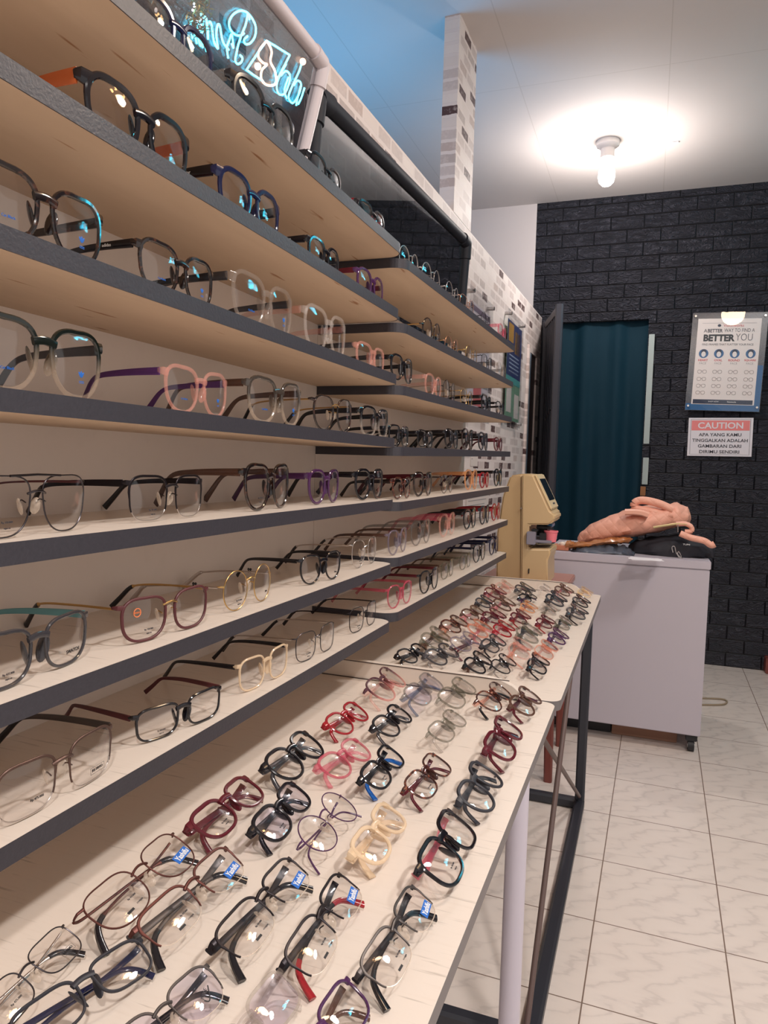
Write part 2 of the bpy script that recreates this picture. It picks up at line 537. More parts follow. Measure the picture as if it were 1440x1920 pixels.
# doorway with teal curtain in the back wall
bm = nb(); box(bm, DOORX0 - .3, DOORX1 + .3, W + .9, W + .95, 0, 2.4); struct('wall_behind_curtain', bm, mat('dark_room', (40, 44, 54), .8))
CUR = mat('teal_curtain_cloth', (12, 64, 84), .75)
bm = nb(); NX, NZ = 120, 24
gv = []
for i in range(NX + 1):
    t_ = i / NX; x = DOORX0 + (DOORX1 - DOORX0) * t_; row = []
    for k in range(NZ + 1):
        z = .03 + (DOORZ + .02 - .03) * k / NZ
        f = 1 - .35 * k / NZ
        y = W + .045 + .015 * f * (math.sin(t_ * 17 + .5 * math.sin(z * 2)) + .4 * math.sin(t_ * 31 + z + 1) + .7 * math.sin(t_ * 8 + 1))
        row.append(bm.verts.new((x, y, z)))
    gv.append(row)
for i in range(NX):
    for k in range(NZ): bm.faces.new((gv[i][k], gv[i + 1][k], gv[i + 1][k + 1], gv[i][k + 1]))
bmesh.ops.solidify(bm, geom=list(bm.faces), thickness=.002)
tag(obj('curtain', bm, CUR), 'dark teal curtain hanging in the back doorway', 'curtain')

# bare strips of plaster right of the curtain
STR = mat('bare_pale_plaster', (170, 180, 178), .7)
for (u0, v0, u1, v1, l) in ((1217, 627, 1214, 832, 'pale bare wall strip right of the curtain, upper long one'), (1206, 858, 1203, 908, 'pale bare wall strip right of the curtain, lower short one')):
    a = hy(u0, v0, W); b = hy(u1, v1, W)
    bm = nb(); box(bm, a.x, a.x + .032, W - .004, W + .001, b.z, a.z)
    tag(obj('wall_strip', bm, STR), l, 'strip')
a = hy(1201, 912, W); bm = nb(); box(bm, a.x, a.x + .03, W - .012, W, a.z - .055, a.z, .002); tag(obj('door_hinge', bm, mat('rusty_brass', (150, 104, 70), .5, .6)), 'rusty brass hinge plate beside the curtain', 'hinge')

# open security door leaf
sd = thing('security_door', 'dark grey metal security door standing open left of curtain', 'door', (0, 0, 0))
p_far = Vector((-.64, 4.585, 0)); p_near = Vector((-.502, 4.10, 0)); dd = (p_near - p_far)
STL = mat('dark_grey_steel', (60, 60, 68), .4)


def sdp(t, z): return p_far + dd * t + Vector((0, 0, z))


DZT = 2.03
for t_, nm in ((0.02, 'stile'), (.98, 'stile')):
    bm = nb(); tube(bm, [sdp(t_, .03), sdp(t_, DZT)], 0, 8, flat=(.022, .022)); obj(nm, bm, STL, sd)
for z in (.06, DZT - .02, .95):
    bm = nb(); tube(bm, [sdp(0, z), sdp(1, z)], 0, 8, flat=(.015, .022)); obj('rail', bm, STL, sd)
bm = nb(); tube(bm, [sdp(.03, .5), sdp(.97, .5)], 0, 8, flat=(.004, .42)); obj('lower_panel', bm, STL, sd)
for k in range(7):
    bm = nb(); tube(bm, [sdp(.12 + .13 * k, .9), sdp(.12 + .13 * k, DZT - .03)], .007, 8); obj('bar', bm, STL, sd)
bm = nb(); tube(bm, [sdp(.3, 1.42), sdp(.7, 1.47)], .006, 8); obj('bolt', bm, CHROME, sd)
bm = nb(); tube(bm, [sdp(.03, 1.4), sdp(.97, 1.4)], 0, 8, flat=(.002, .6)); obj('mesh_screen', bm, mat('dark_mesh', (42, 42, 50), .6), sd)

# ------------------------------------------------------------------ shelf units
XB, XF, YE, Y0, Y1 = -.6155, -.4425, 1.285, .085, 2.472
ZS = {1: 1.529, 2: 1.412, 3: 1.294, 4: 1.178, 5: 1.0645, 6: .944, 7: .834}
ZR = {1: (1.512, 1.536), 2: (1.394, 1.4165), 3: (1.278, 1.299), 4: (1.163, 1.1835), 5: (1.058, 1.0655), 6: (.951, .951), 7: (.844, .838)}
TK = .0172


def rounded(x0, x1, y0, y1, r, n=8):
    """outer corners (x1 side) rounded"""
    P = [(x0, y1), (x0, y0)]
    for k in range(n + 1):
        a = -PI / 2 + PI / 2 * k / n; P.append((x1 - r + r * math.cos(a), y0 + r + r * math.sin(a)))
    for k in range(n + 1):
        a = PI / 2 * k / n; P.append((x1 - r + r * math.cos(a), y1 - r + r * math.sin(a)))
    return P


def shelf(label, x0, x1, y0, y1, za, zb, r, group, th=TK, name='display_shelf', top=None):
    t = thing(name, label, 'shelf', (x0, y0, 0), 0, group)
    P = rounded(0, x1 - x0, 0, y1 - y0, r)
    L = y1 - y0

    def zz(y): return za + (zb - za) * y / L
    bm = nb(); e = .0012
    Pi = rounded(0, x1 - x0 - e, e, L - e, r)
    a = [bm.verts.new((x, y, zz(y) - th + .0004)) for x, y in Pi]; b = [bm.verts.new((x, y, zz(y))) for x, y in Pi]
    f = bm.faces.new(a); f.material_index = 1
    f = bm.faces.new(b); n = len(Pi)
    for i in range(n): bm.faces.new((a[i], a[(i + 1) % n], b[(i + 1) % n], b[i]))
    bd = obj('board', bm, [top or LAM, PLY], t, False)
    # edge banding, a thin strip wrapped round the three free sides
    bm = nb(); Q = P[1:] + [P[0]]; o_ = []; i_ = []
    for k, (x, y) in enumerate(Q):
        ix, iy = (Pi[1:] + [Pi[0]])[k]
        o_.append((bm.verts.new((x, y, zz(y) - th)), bm.verts.new((x, y, zz(y) + .0002))))
        i_.append((bm.verts.new((ix, iy, zz(iy) - th)), bm.verts.new((ix, iy, zz(iy) + .0002))))
    for k in range(len(Q) - 1):
        bm.faces.new((o_[k][0], o_[k + 1][0], o_[k + 1][1], o_[k][1])); bm.faces.new((i_[k][0], i_[k][1], i_[k + 1][1], i_[k + 1][0]))
        bm.faces.new((o_[k][1], o_[k + 1][1], i_[k + 1][1], i_[k][1])); bm.faces.new((o_[k][0], i_[k][0], i_[k + 1][0], o_[k + 1][0]))
    obj('edge_band', bm, EDGE, t, False)
    return t


ORD = ['', 'top', 'second', 'third', 'fourth', 'fifth', 'sixth', 'seventh']
for i in range(1, 8):
    shelf('white-topped %s shelf of the near display unit, dark front edge' % ORD[i], XB, XF, Y0, YE - .001, ZS[i], ZS[i], .03, 'shelves of the near display unit')
    shelf('white-topped %s shelf of the far display unit, dark front edge' % ORD[i], XB, XF, YE + .001, Y1, ZR[i][0], ZR[i][1], .03, 'shelves of the far display unit')
for (ya, yb, zt, lab) in ((Y0, YE - .0008, ZS[1] - TK, 'white laminate back panel of the near display unit'), (YE + .0008, 2.505, ZR[1][0] - TK, 'white laminate back panel of the far display unit')):
    bm = nb(); box(bm, XB - .015, XB, ya, yb, .30, zt); tag(obj('back_panel', bm, PANEL, None, False), lab, 'panel')

# ------------------------------------------------------------------ tables under the shelves
ZT = .716; XT = -.128
for (ya, yb, side) in ((Y0 - .25, YE - .001, 'near'), (YE + .004, 2.476, 'far')):
    t = thing('display_table', '%s white display table top with grey front edge and rounded corners' % side, 'table', (XB, ya, ZT))
    P = rounded(0, XT - XB - (.006 if side == 'near' else 0), 0, yb - ya, .022)
    bm = nb(); prism(bm, P, -.018, 0, 1, 0, 1); obj('table_top', bm, [LAM, mat('grey_edge_strip', (112, 106, 106), .45)], t, False)
    # upright rail on the far end
    bm = nb(); L = yb - ya; xx = [0, .36, .385, .405, .42, .43]; zz = [.034, .034, .031, .024, .013, .0]
    poly = [(0, 0)] + list(zip(xx, zz))
    a = [bm.verts.new((x, L - .014, z + .0003)) for x, z in poly]; b = [bm.verts.new((x, L - .001, z + .0003)) for x, z in poly]
    bm.faces.new(a); bm.faces.new(b); n = len(poly)
    for i in range(n): bm.faces.new((a[i], a[(i + 1) % n], b[(i + 1) % n], b[i]))
    obj('end_rail', bm, LAM, t, False)
    bm = nb(); box(bm, 0, .43, L - .0155, L - .0142, 0, .0016); box(bm, 0, .40, L - .0148, L - .0141, .0325, .034); obj('dark_joint', bm, mat('dark_joint_line', (70, 58, 54), .7), t, False)

# black steel frame under the far table
fr = thing('table_frame', 'black steel tube frame under the far display table', 'frame', (0, 0, 0))


def sq(a, b, h, nm='tube', m=BLACKM, par=None):
    bm = nb(); tube(bm, [a, b], 0, 8, flat=(h, h)); return obj(nm, bm, m, par or fr)


xl = -.163
sq((xl, 2.43, .0), (xl, 2.43, ZT - .019), .016, 'leg'); sq((xl, 1.36, .018), (xl, 2.43, .018), .017, 'floor_rail')
sq((-.59, 2.43, .0), (-.59, 2.43, ZT - .019), .016, 'leg'); sq((-.59, 2.43, .018), (xl, 2.43, .018), .017, 'cross_rail')
sq((-.59, 1.36, .018), (xl, 1.36, .018), .017, 'cross_rail'); sq((-.59, 1.36, .0), (-.59, 1.36, ZT - .019), .016, 'leg')
ROD = mat('brown_rebar', (96, 78, 74), .5)
for a, b in (((xl, 2.41, .05), (-.19, 1.30, .69)), ((-.172, 1.37, .03), (-.150, 1.78, .69))):
    bm = nb(); tube(bm, [a, b], .006, 10); obj('brace_rod', bm, ROD, fr)


def LEG(bm):
    t = bpy.data.objects['display_table']; bm.transform(Matrix.Translation(t.location).inverted())
    o = obj('leg', bm, mat('grey_pvc', (196, 190, 202), .35), t); o['label'] = 'round grey plastic pipe leg'


bm = nb(); cyl(bm, (-.165, 1.095, 0), (-.165, 1.095, ZT - .018), .0165, 24)
LEG(bm)
bm = nb(); cyl(bm, (-.165, .15, 0), (-.165, .15, ZT - .018), .0165, 24)
LEG(bm)

# ------------------------------------------------------------------ mirrors in pipe frames
PVC = mat('white_pvc', (214, 204, 208), .35); BPV = mat('black_pvc', (38, 40, 48), .6, spec=.3); MIR = m_mirror()


def pipe_mirror(label, y0, y1, xt, zt, dzt, h, tilt, r, m, back=.012):
    """leaning mirror; top pipe at (xt, zt) near end rising dzt to the far end"""
    t = thing('pipe_framed_mirror', label, 'mirror')
    dx = -math.tan(tilt) * h
    tl = Vector((xt, y0, zt)); tr = Vector((xt + .0, y1, zt + dzt)); bl = Vector((xt + dx, y0, zt - h)); br_ = Vector((xt + dx, y1, zt + dzt - h))
    ax = (tr - tl).normalized()
    bm = nb(); v = [bm.verts.new(p) for p in (tl, tr, br_, bl)]; bm.faces.new(v)
    bmesh.ops.solidify(bm, geom=list(bm.faces), thickness=.003)
    obj('mirror_glass', bm, MIR, t, False)
    off = Vector((.0, 0, 0))
    bm = nb(); tube(bm, [tl - ax * 0 + off, tr + off], r, 20); obj('top_pipe', bm, m, t)
    bm = nb(); tube(bm, [bl + off, br_ + off], r, 20); obj('bottom_pipe', bm, m, t)
    for a, b in ((tl, bl), (tr, br_)):
        bm = nb(); tube(bm, [a + off, b + off], r, 20); obj('side_pipe', bm, m, t)
    for c, d1_, d2_ in ((tl, ax, (bl - tl).normalized()), (tr, -ax, (br_ - tr).normalized()), (bl, ax, (tl - bl).normalized()), (br_, -ax, (tr - br_).normalized())):
        R2 = r * 1.22
        pts = smoothpath([c + d1_ * r * 3.4, c + d1_ * r * 1.7 + d2_ * r * .15, c + d1_ * r * .35 + d2_ * r * .35, c + d2_ * r * 1.7 + d1_ * r * .15, c + d2_ * r * 3.4], 5)
        bm = nb(); tube(bm, pts, R2, 20); obj('elbow', bm, m, t)
    return t


pipe_mirror('mirror in a white pipe frame leaning behind the top shelf', .42, 1.318, -.632, 1.902, 0, .62, .25, .013, PVC)
pipe_mirror('mirror in a black pipe frame fixed on the brick-papered partition', 1.42, 2.745, -.697, 1.905, .078, .60, .053, .0185, BPV)
bm = nb(); box(bm, -.735, -.68, 1.342, 1.365, 1.3, 1.87, .003)
tag(obj('white_upright', bm, PVC), 'white upright strip between the white and black mirror frames', 'upright')

# ------------------------------------------------------------------ neon sign on the right wall (seen in the mirror)
mn = Vector((math.cos(.25), 0, -math.sin(.25))); mp0 = Vector((-.632, 1.2, 1.902))


def tosign(x, y, X):
    d = ray(340 + x / 4.5, y / 4.5); t = (mp0 - C0).dot(mn) / d.dot(mn); P = C0 + t * d; r = d - 2 * d.dot(mn) * mn
    return P + r * ((X - P.x) / r.x)


ns = thing('neon_sign', 'cyan script neon sign with square logo on the dark brick wall', 'sign')
CY = mat('cyan_neon', (120, 240, 255), .3, emit=(70, 225, 255), es=22); OR_ = mat('warm_neon', (255, 214, 180), .3, emit=(255, 190, 150), es=8)
XS = XR - .035
strokes = [
 [(575, 165), (560, 110), (500, 90), (440, 120), (405, 180), (410, 240), (450, 290), (500, 300), (530, 280)],
 [(560, 110), (545, 200), (510, 290), (480, 380), (465, 450), (455, 510), (475, 540), (505, 525), (515, 490), (495, 465)],
 [(560, 110), (600, 160), (628, 230), (620, 310), (580, 365), (540, 370), (530, 335), (560, 305)],
 [(425, 370), (440, 400), (425, 290), (405, 340), (385, 400), (395, 490)],
 [(400, 420), (350, 350), (325, 220), (305, 215), (295, 300), (310, 410), (280, 360)],
 [(300, 400), (275, 350), (255, 210), (235, 185), (225, 230), (225, 330), (212, 170), (195, 145), (182, 180), (178, 280)],
 [(165, 270), (140, 240), (168, 110)], [(186, 70), (184, 82)], [(130, 240), (108, 180), (92, 160), (80, 200), (70, 240)],
 [(90, 290), (95, 325)], [(115, 290), (130, 365)], [(140, 300), (160, 385), (178, 350), (165, 330), (182, 400)], [(195, 350), (212, 430), (205, 360)],
 [(550, 590), (650, 440), (720, 345)], [(720, 345), (820, 405), (915, 465)], [(915, 465), (845, 600), (790, 700)], [(550, 590), (620, 640), (690, 685)],
 [(885, 540), (830, 640), (805, 720), (820, 790), (870, 790), (910, 700), (915, 630), (880, 600), (840, 640)], [(905, 650), (870, 760), (890, 830)],
 [(1020, 520), (990, 610), (930, 740), (905, 820), (940, 870), (990, 800), (1010, 710), (980, 680), (950, 720)], [(1010, 720), (980, 830), (970, 890)],
 [(1040, 740), (1010, 830), (985, 880)]]
for s in strokes:
    pts = smoothpath([tosign(x, y, XS) for x, y in s], 5)
    bm = nb(); tube(bm, pts, .0048, 8, up=(1, 0, 0)); obj('neon_stroke', bm, CY, ns)
pts = smoothpath([tosign(x, y, XS) for x, y in [(720, 345), (660, 420), (650, 480), (690, 530), (722, 545), (680, 590), (675, 660), (710, 712), (770, 720), (800, 690), (790, 600), (752, 520), (762, 440), (742, 380), (720, 345)]], 5)
bm = nb(); tube(bm, pts, .006, 8, up=(1, 0, 0)); obj('warm_stroke', bm, OR_, ns)
for x, y in ((1025, 520), (645, 560)):
    bm = nb(); ellipsoid(bm, tosign(x, y, XS), (.018,) * 3); obj('neon_dot', bm, OR_, ns)
for (a, b) in (((20, 0), (715, 225)), ((715, 225), (1125, 525))):
    pass
q0, q1 = tosign(710, 225, XR), tosign(540, 570, XR)
ya, yb = tosign(0, 300, XR).y - .25, tosign(1000, 900, XR).y + .16
zt, zb = 2.66, 2.20
for y0, y1 in ((ya, q0.y - .004), (q0.y + .004, min(yb, W - .05))):
    bm = nb(); box(bm, XR - .022, XR - .017, y0, y1, zb, zt, .002); obj('acrylic_plate', bm, ACR, ns)
    for yy in (y0 + .03, y1 - .03):
        for z in (zb + .03, zt - .03):
            bm = nb(); cyl(bm, (XR, yy, z), (XR - .03, yy, z), .01, 12); obj('standoff_screw', bm, CHROME, ns)
# tinsel garland
ga = thing('tinsel_garland', 'green and gold tinsel garland with tiny lights by the neon sign', 'garland')
g0, g1 = tosign(60, 0, XR - .05), tosign(60, 230, XR - .05)
bm = nb(); bm2 = nb(); bm3 = nb()
for k in range(420):
    t_ = random.random(); c = g0.lerp(g1, t_) + Vector((random.gauss(-.02, .015), random.gauss(0, .03), random.gauss(0, .02) + .05 * (1 - t_)))
    c.x = min(c.x - .03, XR - .062)
    d = Vector((random.gauss(0, 1), random.gauss(0, 1), random.gauss(0, 1))).normalized() * .018; e = d.cross(Vector((.3, .5, .8))).normalized() * .0035
    if c.x + abs(d.x) > XR - .002: d.x = 0; e.x = 0
    B = bm if k % 2 else bm2
    v = [B.verts.new(c + q) for q in (-d, e, d, -e)]; B.faces.new(v)
for k in range(14):
    t_ = random.random(); c = g0.lerp(g1, t_) + Vector((-.045, random.gauss(0, .03), random.gauss(0, .02)))
    ellipsoid(bm3, c, (.005,) * 3, None, 8, 6)
obj('green_tinsel', bm, mat('green_tinsel', (70, 120, 90), .3, .6), ga); obj('gold_tinsel', bm2, mat('gold_tinsel', (190, 160, 90), .3, .8), ga)
obj('fairy_lights', bm3, mat('fairy_light', (255, 240, 210), .3, emit=(220, 240, 255), es=10), ga)

# ------------------------------------------------------------------ lamps
bl = thing('ceiling_bulb', 'bare white bulb in a white ceiling socket', 'lamp', (-.27, 3.84, CEIL))
bm = nb(); ring_loft(bm, [[Vector((r * math.cos(a), r * math.sin(a), z)) for a in [2 * PI * k / 24 for k in range(24)]] for r, z in ((.056, 0), (.056, -.022), (.04, -.034), (.034, -.04), (.034, -.082))]); obj('socket', bm, mat('white_ceramic', (232, 224, 220), .4), bl)
for a in (0, PI):
    bm = nb(); ellipsoid(bm, (.047 * math.cos(a), .047 * math.sin(a), -.028), (.004,) * 3, None, 8, 6); obj('screw', bm, CHROME, bl)
bm = nb(); prof = [(.015, -.082), (.022, -.1), (.033, -.12), (.04, -.15), (.041, -.175), (.036, -.198), (.02, -.214), (.004, -.218)]
ring_loft(bm, [[Vector((r * math.cos(a), r * math.sin(a), z)) for a in [2 * PI * k / 24 for k in range(24)]] for r, z in prof])
g = obj('bulb_glass', bm, mat('lit_bulb', (255, 250, 245), .4, emit=(255, 244, 236), es=14), bl)
bpy.data.objects['bulb_lamp'].location = (-.27, 3.84, 2.48)
for k, (x, y) in enumerate(((.95, .55), (.95, 2.1), (.55, -.9))):  # downlights assumed from table shadows and white lens glints, fittings unseen
    dl = thing('downlight', ['assumed round ceiling downlight above the near table', 'assumed round ceiling downlight above the far table', 'assumed round ceiling downlight behind the camera'][k], 'lamp', (x, y, CEIL))
    bm = nb(); ring_loft(bm, [[Vector((r * math.cos(a), r * math.sin(a), z)) for a in [2 * PI * j / 32 for j in range(32)]] for r, z in ((.105, 0), (.105, -.014), (.086, -.014), (.086, -.003))], cap=False); obj('trim_ring', bm, WHITE, dl)
    bm = nb(); ring_loft(bm, [[Vector((r * math.cos(a), r * math.sin(a), z)) for a in [2 * PI * j / 32 for j in range(32)]] for r, z in ((.086, -.003), (.086, -.010))]); obj('diffuser', bm, mat('lit_diffuser', (255, 240, 230), .4, emit=(255, 232, 214), es=16), dl)
chd = thing('chandelier', 'small chandelier with six warm bulbs', 'lamp', (.50, 1.6, CEIL + .16))
bm = nb(); cyl(bm, (0, 0, -.162), (0, 0, -.5), .006); ellipsoid(bm, (0, 0, -.52), (.03, .03, .03)); ellipsoid(bm, (0, 0, -.175), (.05, .05, .013)); obj('stem', bm, FM['gold'], chd)
for k in range(6):
    a = k * PI / 3; c = Vector((.11 * math.cos(a), .11 * math.sin(a), -.50))
    bm = nb(); tube(bm, smoothpath([(0, 0, -.52), c * .5 + Vector((0, 0, -.31)), c + Vector((0, 0, 0))], 6), .004, 8); arm = obj('arm', bm, FM['gold'], chd)
    bm = nb(); ellipsoid(bm, c + Vector((0, 0, .035)), (.014, .014, .028)); obj('candle_bulb', bm, mat('lit_candle_bulb', (255, 220, 170), .4, emit=(255, 190, 120), es=30), arm)
tb = thing('assumed_tube_lamp', 'assumed blue tube lamp on an added stand behind the partition', 'lamp', (-1.45, 2.6, 0))  # unseen lamp, assumed from the blue light on the ceiling
bm = nb(); box(bm, -.02, .02, -.6, .6, 1.66, 1.70, .01); obj('assumed_blue_tube', bm, mat('assumed_tube_glow', (90, 200, 255), .4, emit=(60, 180, 255), es=4), tb)
bm = nb(); cyl(bm, (0, 0, .02), (0, 0, 1.66), .012); obj('pole', bm, STL, tb)  # stand added only to hold up the assumed tube
bm = nb(); cyl(bm, (0, 0, 0), (0, 0, .02), .15, 32); obj('base', bm, STL, tb)
a = hz(1265, 266, CEIL); bm = nb(); box(bm, a.x - .015, a.x + .02, a.y - .006, a.y + .006, CEIL - .006, CEIL, .002); tag(obj('ceiling_clip', bm, WHITE), 'small white clip on the ceiling right of the bulb', 'clip')

# ------------------------------------------------------------------ signs on the back wall


def flat_m(c, rz=0.0):   # frame: x right, y up, normal to -y
    return Matrix.Translation(c) @ Matrix(((1, 0, 0, 0), (0, 0, -1, 0), (0, 1, 0, 0), (0, 0, 0, 1))) @ Matrix.Rotation(rz, 4, 'Z')


RED = mat('print_red', (196, 58, 66), .6); CORAL = mat('print_coral', (232, 132, 130), .6); NAVY = mat('print_navy', (36, 46, 70), .6); BLU = mat('print_blue', (40, 92, 140), .6)
PAPER = mat('poster_paper', (226, 214, 210), .5)


def plate(name, M, x0, x1, y0, y1, z0, z1, m, par, bev=0.):
    bm = nb(); box(bm, x0, x1, y0, y1, z0, z1, bev); bm.transform(M); return obj(name, bm, m, par, False)


c0 = hy(1349.5, 819.5, W - .004)
cs = thing('caution_sign', 'white and coral caution sign under the face shape poster', 'sign')
cwid = (hy(1410, 819, W) - hy(1289, 819, W)).x; chei = (hy(1350, 783, W) - hy(1350, 855, W)).z
Mc = flat_m(c0, 0.005)
plate('board', Mc, -cwid / 2, cwid / 2, -chei / 2, chei / 2, 0, .003, mat('sign_white', (224, 218, 224), .4), cs)
plate('red_band', Mc, -cwid * .45, cwid * .45, chei * .17, chei * .43, .003, .0036, CORAL, cs, .0)
Mt = Mc @ Matrix.Translation((0, 0, .004))
text('heading', 'CAUTION', MC['sign_white'], chei * .165, Mt @ Matrix.Translation((0, chei * .30, 0)), cs, cwid * .70, .02)
for k, (s, wd) in enumerate((('APA YANG KAMU', .66), ('TINGGALKAN ADALAH', .86), ('GAMBARAN DARI', .67), ('DIRIMU SENDIRI', .62))):
    text('line_of_text', s, mat('print_charcoal', (64, 62, 72), .6), chei * .085, Mt @ Matrix.Translation((0, chei * (.06 - .148 * k), 0)), cs, cwid * wd, .015)
for (x0, x1, y0, y1) in ((-.46, .46, .455, .46), (-.46, .46, -.46, -.455), (-.463, -.458, -.46, .46), (.458, .463, -.46, .46)):
    plate('border_line', Mc, x0 * cwid, x1 * cwid, y0 * chei, y1 * chei, .003, .0034, MC['print_charcoal'], cs)

ps = thing('face_shape_poster', 'framed white poster of face shapes and glasses on the dark brick wall', 'poster')
pc = hy(1361, 679, W - .03); pw = (hy(1430, 680, W) - hy(1290, 680, W)).x; ph = (hy(1360, 588, W) - hy(1360, 771, W)).z
Mp = flat_m(pc, -.03)
plate('acrylic_back', Mp, -pw / 2, pw / 2, -ph / 2, ph / 2, .000, .002, mat('smoky_acrylic', (96, 96, 104), .2, alpha=.55), ps)
plate('blue_sheet', Mp, -pw / 2 + .002, pw / 2 - .002, -ph / 2 + .002, -ph / 2 + .04, .0022, .0028, BLU, ps)
plate('blue_sheet', Mp, pw / 2 - .045, pw / 2 - .002, -ph / 2 + .04, -ph * .03, .0022, .0028, BLU, ps)
plate('paper', Mp, -pw * .42, pw * .42, -ph * .435, ph * .44, .003, .0038, PAPER, ps)
plate('acrylic_front', Mp @ Matrix.Translation((0, 0, .006)) @ Matrix.Rotation(.045, 4, 'X') @ Matrix.Rotation(-.026, 4, 'Y'), -pw / 2, pw / 2, -ph / 2, ph / 2, .009, .011, ACR, ps)
Mt = Mp @ Matrix.Translation((0, 0, .0043))
P_ = lambda x, y: Mt @ Matrix.Translation((x * pw, y * ph, 0))
CH = MC['print_charcoal']
text('brand_line', 'Visionworks', RED, ph * .026, P_(.06, .37), ps, pw * .27)
bm = nb(); ellipsoid(bm, (-.13 * pw, .37 * ph, 0), (.024 * pw, .014 * ph, .0004), None, 12, 6); bm.transform(Mt); obj('eye_mark', bm, NAVY, ps)
plate('rule_line', Mp, -pw * .36, pw * .36, ph * .393, ph * .395, .0038, .0042, CH, ps)
text('line_of_text', 'A', CH, ph * .036, P_(-.31, .318), ps); text('line_of_text', 'BETTER', CH, ph * .036, P_(-.18, .318), ps, pw * .2, .03); text('line_of_text', 'WAY TO FIND A', CH, ph * .036, P_(.14, .322), ps, pw * .4)
text('heading', 'BETTER', INKK, ph * .07, P_(-.12, .245), ps, pw * .42, .05); text('heading', 'YOU', CH, ph * .07, P_(.21, .252), ps, pw * .22, -.012)
text('line_of_text', 'FIND FRAMES THAT FLATTER YOUR FACE', CH, ph * .02, P_(.0, .178), ps, pw * .68)
SKIN = mat('print_face', (226, 216, 212), .6)
for k, (nm, x) in enumerate((('HEART', -.31), ('OVAL', -.105), ('ROUND', .105), ('SQUARE', .315))):
    def disc(cx, cy, rx, ry, m, z, nm2):
        bm = nb(); ring_loft(bm, [[Vector((cx * pw + rx * math.cos(2 * PI * j / 24), cy * ph + ry * math.sin(2 * PI * j / 24), zz)) for j in range(24)] for zz in (0, .0003)]); bm.transform(Mt @ Matrix.Translation((0, 0, z))); return obj(nm2, bm, m, ps)
    r = .065 * pw
    disc(x, .085, r, r, BLU, 0, 'round_badge'); disc(x, .097, r * .58, r * .62, NAVY, .0003, 'printed_hair'); disc(x, .078, r * .46, r * .62, SKIN, .0006, 'printed_face')
    disc(x, .120, r * .46, r * .2, NAVY, .0009, 'printed_hair')
    text('face_name', nm, RED, ph * .022, P_(x, .018), ps, None if nm != 'SQUARE' else pw * .15, .02); text('face_word', 'FACE', mat('print_grey', (150, 146, 148), .6), ph * .02, P_(x, -.014), ps)
    for q in range(4):
        yq = (-.10, -.175, -.245, -.315)[q]; bm = nb()
        for s in (-1, 1):
            pts = [(x * pw + s * .034 * pw + .026 * pw * math.copysign(abs(math.cos(a)) ** .7, math.cos(a)), yq * ph + .017 * ph * math.copysign(abs(math.sin(a)) ** .8, math.sin(a)), 0) for a in [2 * PI * j / 16 for j in range(16)]]
            tube(bm, pts, .0009, 5, True)
        tube(bm, [(x * pw - .008 * pw, yq * ph + .006 * ph, 0), (x * pw + .008 * pw, yq * ph + .006 * ph, 0)], .0009, 5)
        bm.transform(Mt); obj('printed_glasses', bm, mat('print_brown', (112, 92, 88), .6), ps)
plate('dark_footer', Mp, -pw * .40, pw * .40, -ph * .43, -ph * .385, .0038, .0042, NAVY, ps)
text('footer_text', 'SHOP NOW', INKW, ph * .012, P_(-.12, -.405), ps, pw * .14); text('footer_text', 'Visionworks', INKW, ph * .016, P_(.12, -.405), ps, pw * .12)
for sx in (-.46, .46):
    for sy in (-.455, .465):
        bm = nb(); cyl(bm, (0, 0, -.03), (0, 0, .014), .006, 14); bm.transform(Mp @ Matrix.Translation((sx * pw, sy * ph, 0))); obj('standoff_screw', bm, CHROME, ps)


# framed prints on the partition
def part_frame(label, sa, sb, za, zb, mats):
    t = thing('acrylic_poster_holder', label, 'poster')
    bm = nb(); box(bm, sa, sb, za, zb, .02, .023); bm.transform(MP); obj('acrylic_front', bm, ACR, t, False)
    for nm, x0, x1, y0, y1, m in mats:
        bm = nb(); zz = .0165 if nm == 'paper' else .0176
        box(bm, sa + (sb - sa) * x0, sa + (sb - sa) * x1, za + (zb - za) * y0, za + (zb - za) * y1, zz, zz + .001); bm.transform(MP); obj(nm, bm, m, t, False)
    for x in (sa + .03, sb - .03):
        for z in (za + .02, zb - .02):
            bm = nb(); cyl(bm, (x, z, 0), (x, z, .034), .009, 14); bm.transform(MP); obj('standoff_screw', bm, CHROME, t)
    return t


def SY(y): return (y - PA.y) / PD.y


OCH = mat('print_ochre', (196, 146, 60), .6); TEAL = mat('print_teal', (80, 160, 160), .6); GRN = mat('print_green', (120, 160, 136), .6); DBL = mat('print_dark_blue', (36, 52, 104), .6)
part_frame('acrylic holder with a pale anatomy poster on the partition', SY(2.82), SY(3.22), 1.32, 1.845,
           [('paper', .06, .94, .05, .9, mat('poster_pale', (206, 196, 204), .5)), ('printed_figure', .3, .62, .12, .34, mat('print_soft_red', (196, 98, 96), .6)), ('printed_bar', .1, .9, .84, .88, mat('print_plum', (110, 90, 110), .6))]
           + [('printed_line', .66, .9, .1 + .06 * k, .12 + .06 * k, mat('print_grey', (150, 146, 148), .6)) for k in range(5)])
part_frame('acrylic holder with a blue and green eye poster on the partition', SY(3.53), SY(3.93), 1.34, 1.90,
           [('paper', .06, .94, .05, .92, GRN), ('printed_panel', .06, .94, .44, .92, DBL), ('printed_patch', .12, .42, .74, .9, OCH), ('printed_patch', .52, .84, .66, .86, OCH), ('printed_band', .06, .94, .38, .44, TEAL)]
           + [('printed_line', .2, .8, .48 + .035 * k, .492 + .035 * k, mat('print_pale_blue', (170, 186, 210), .6)) for k in range(5)] + [('printed_box', .12, .4, .12, .34, SKIN), ('printed_box', .6, .88, .08, .3, SKIN)])
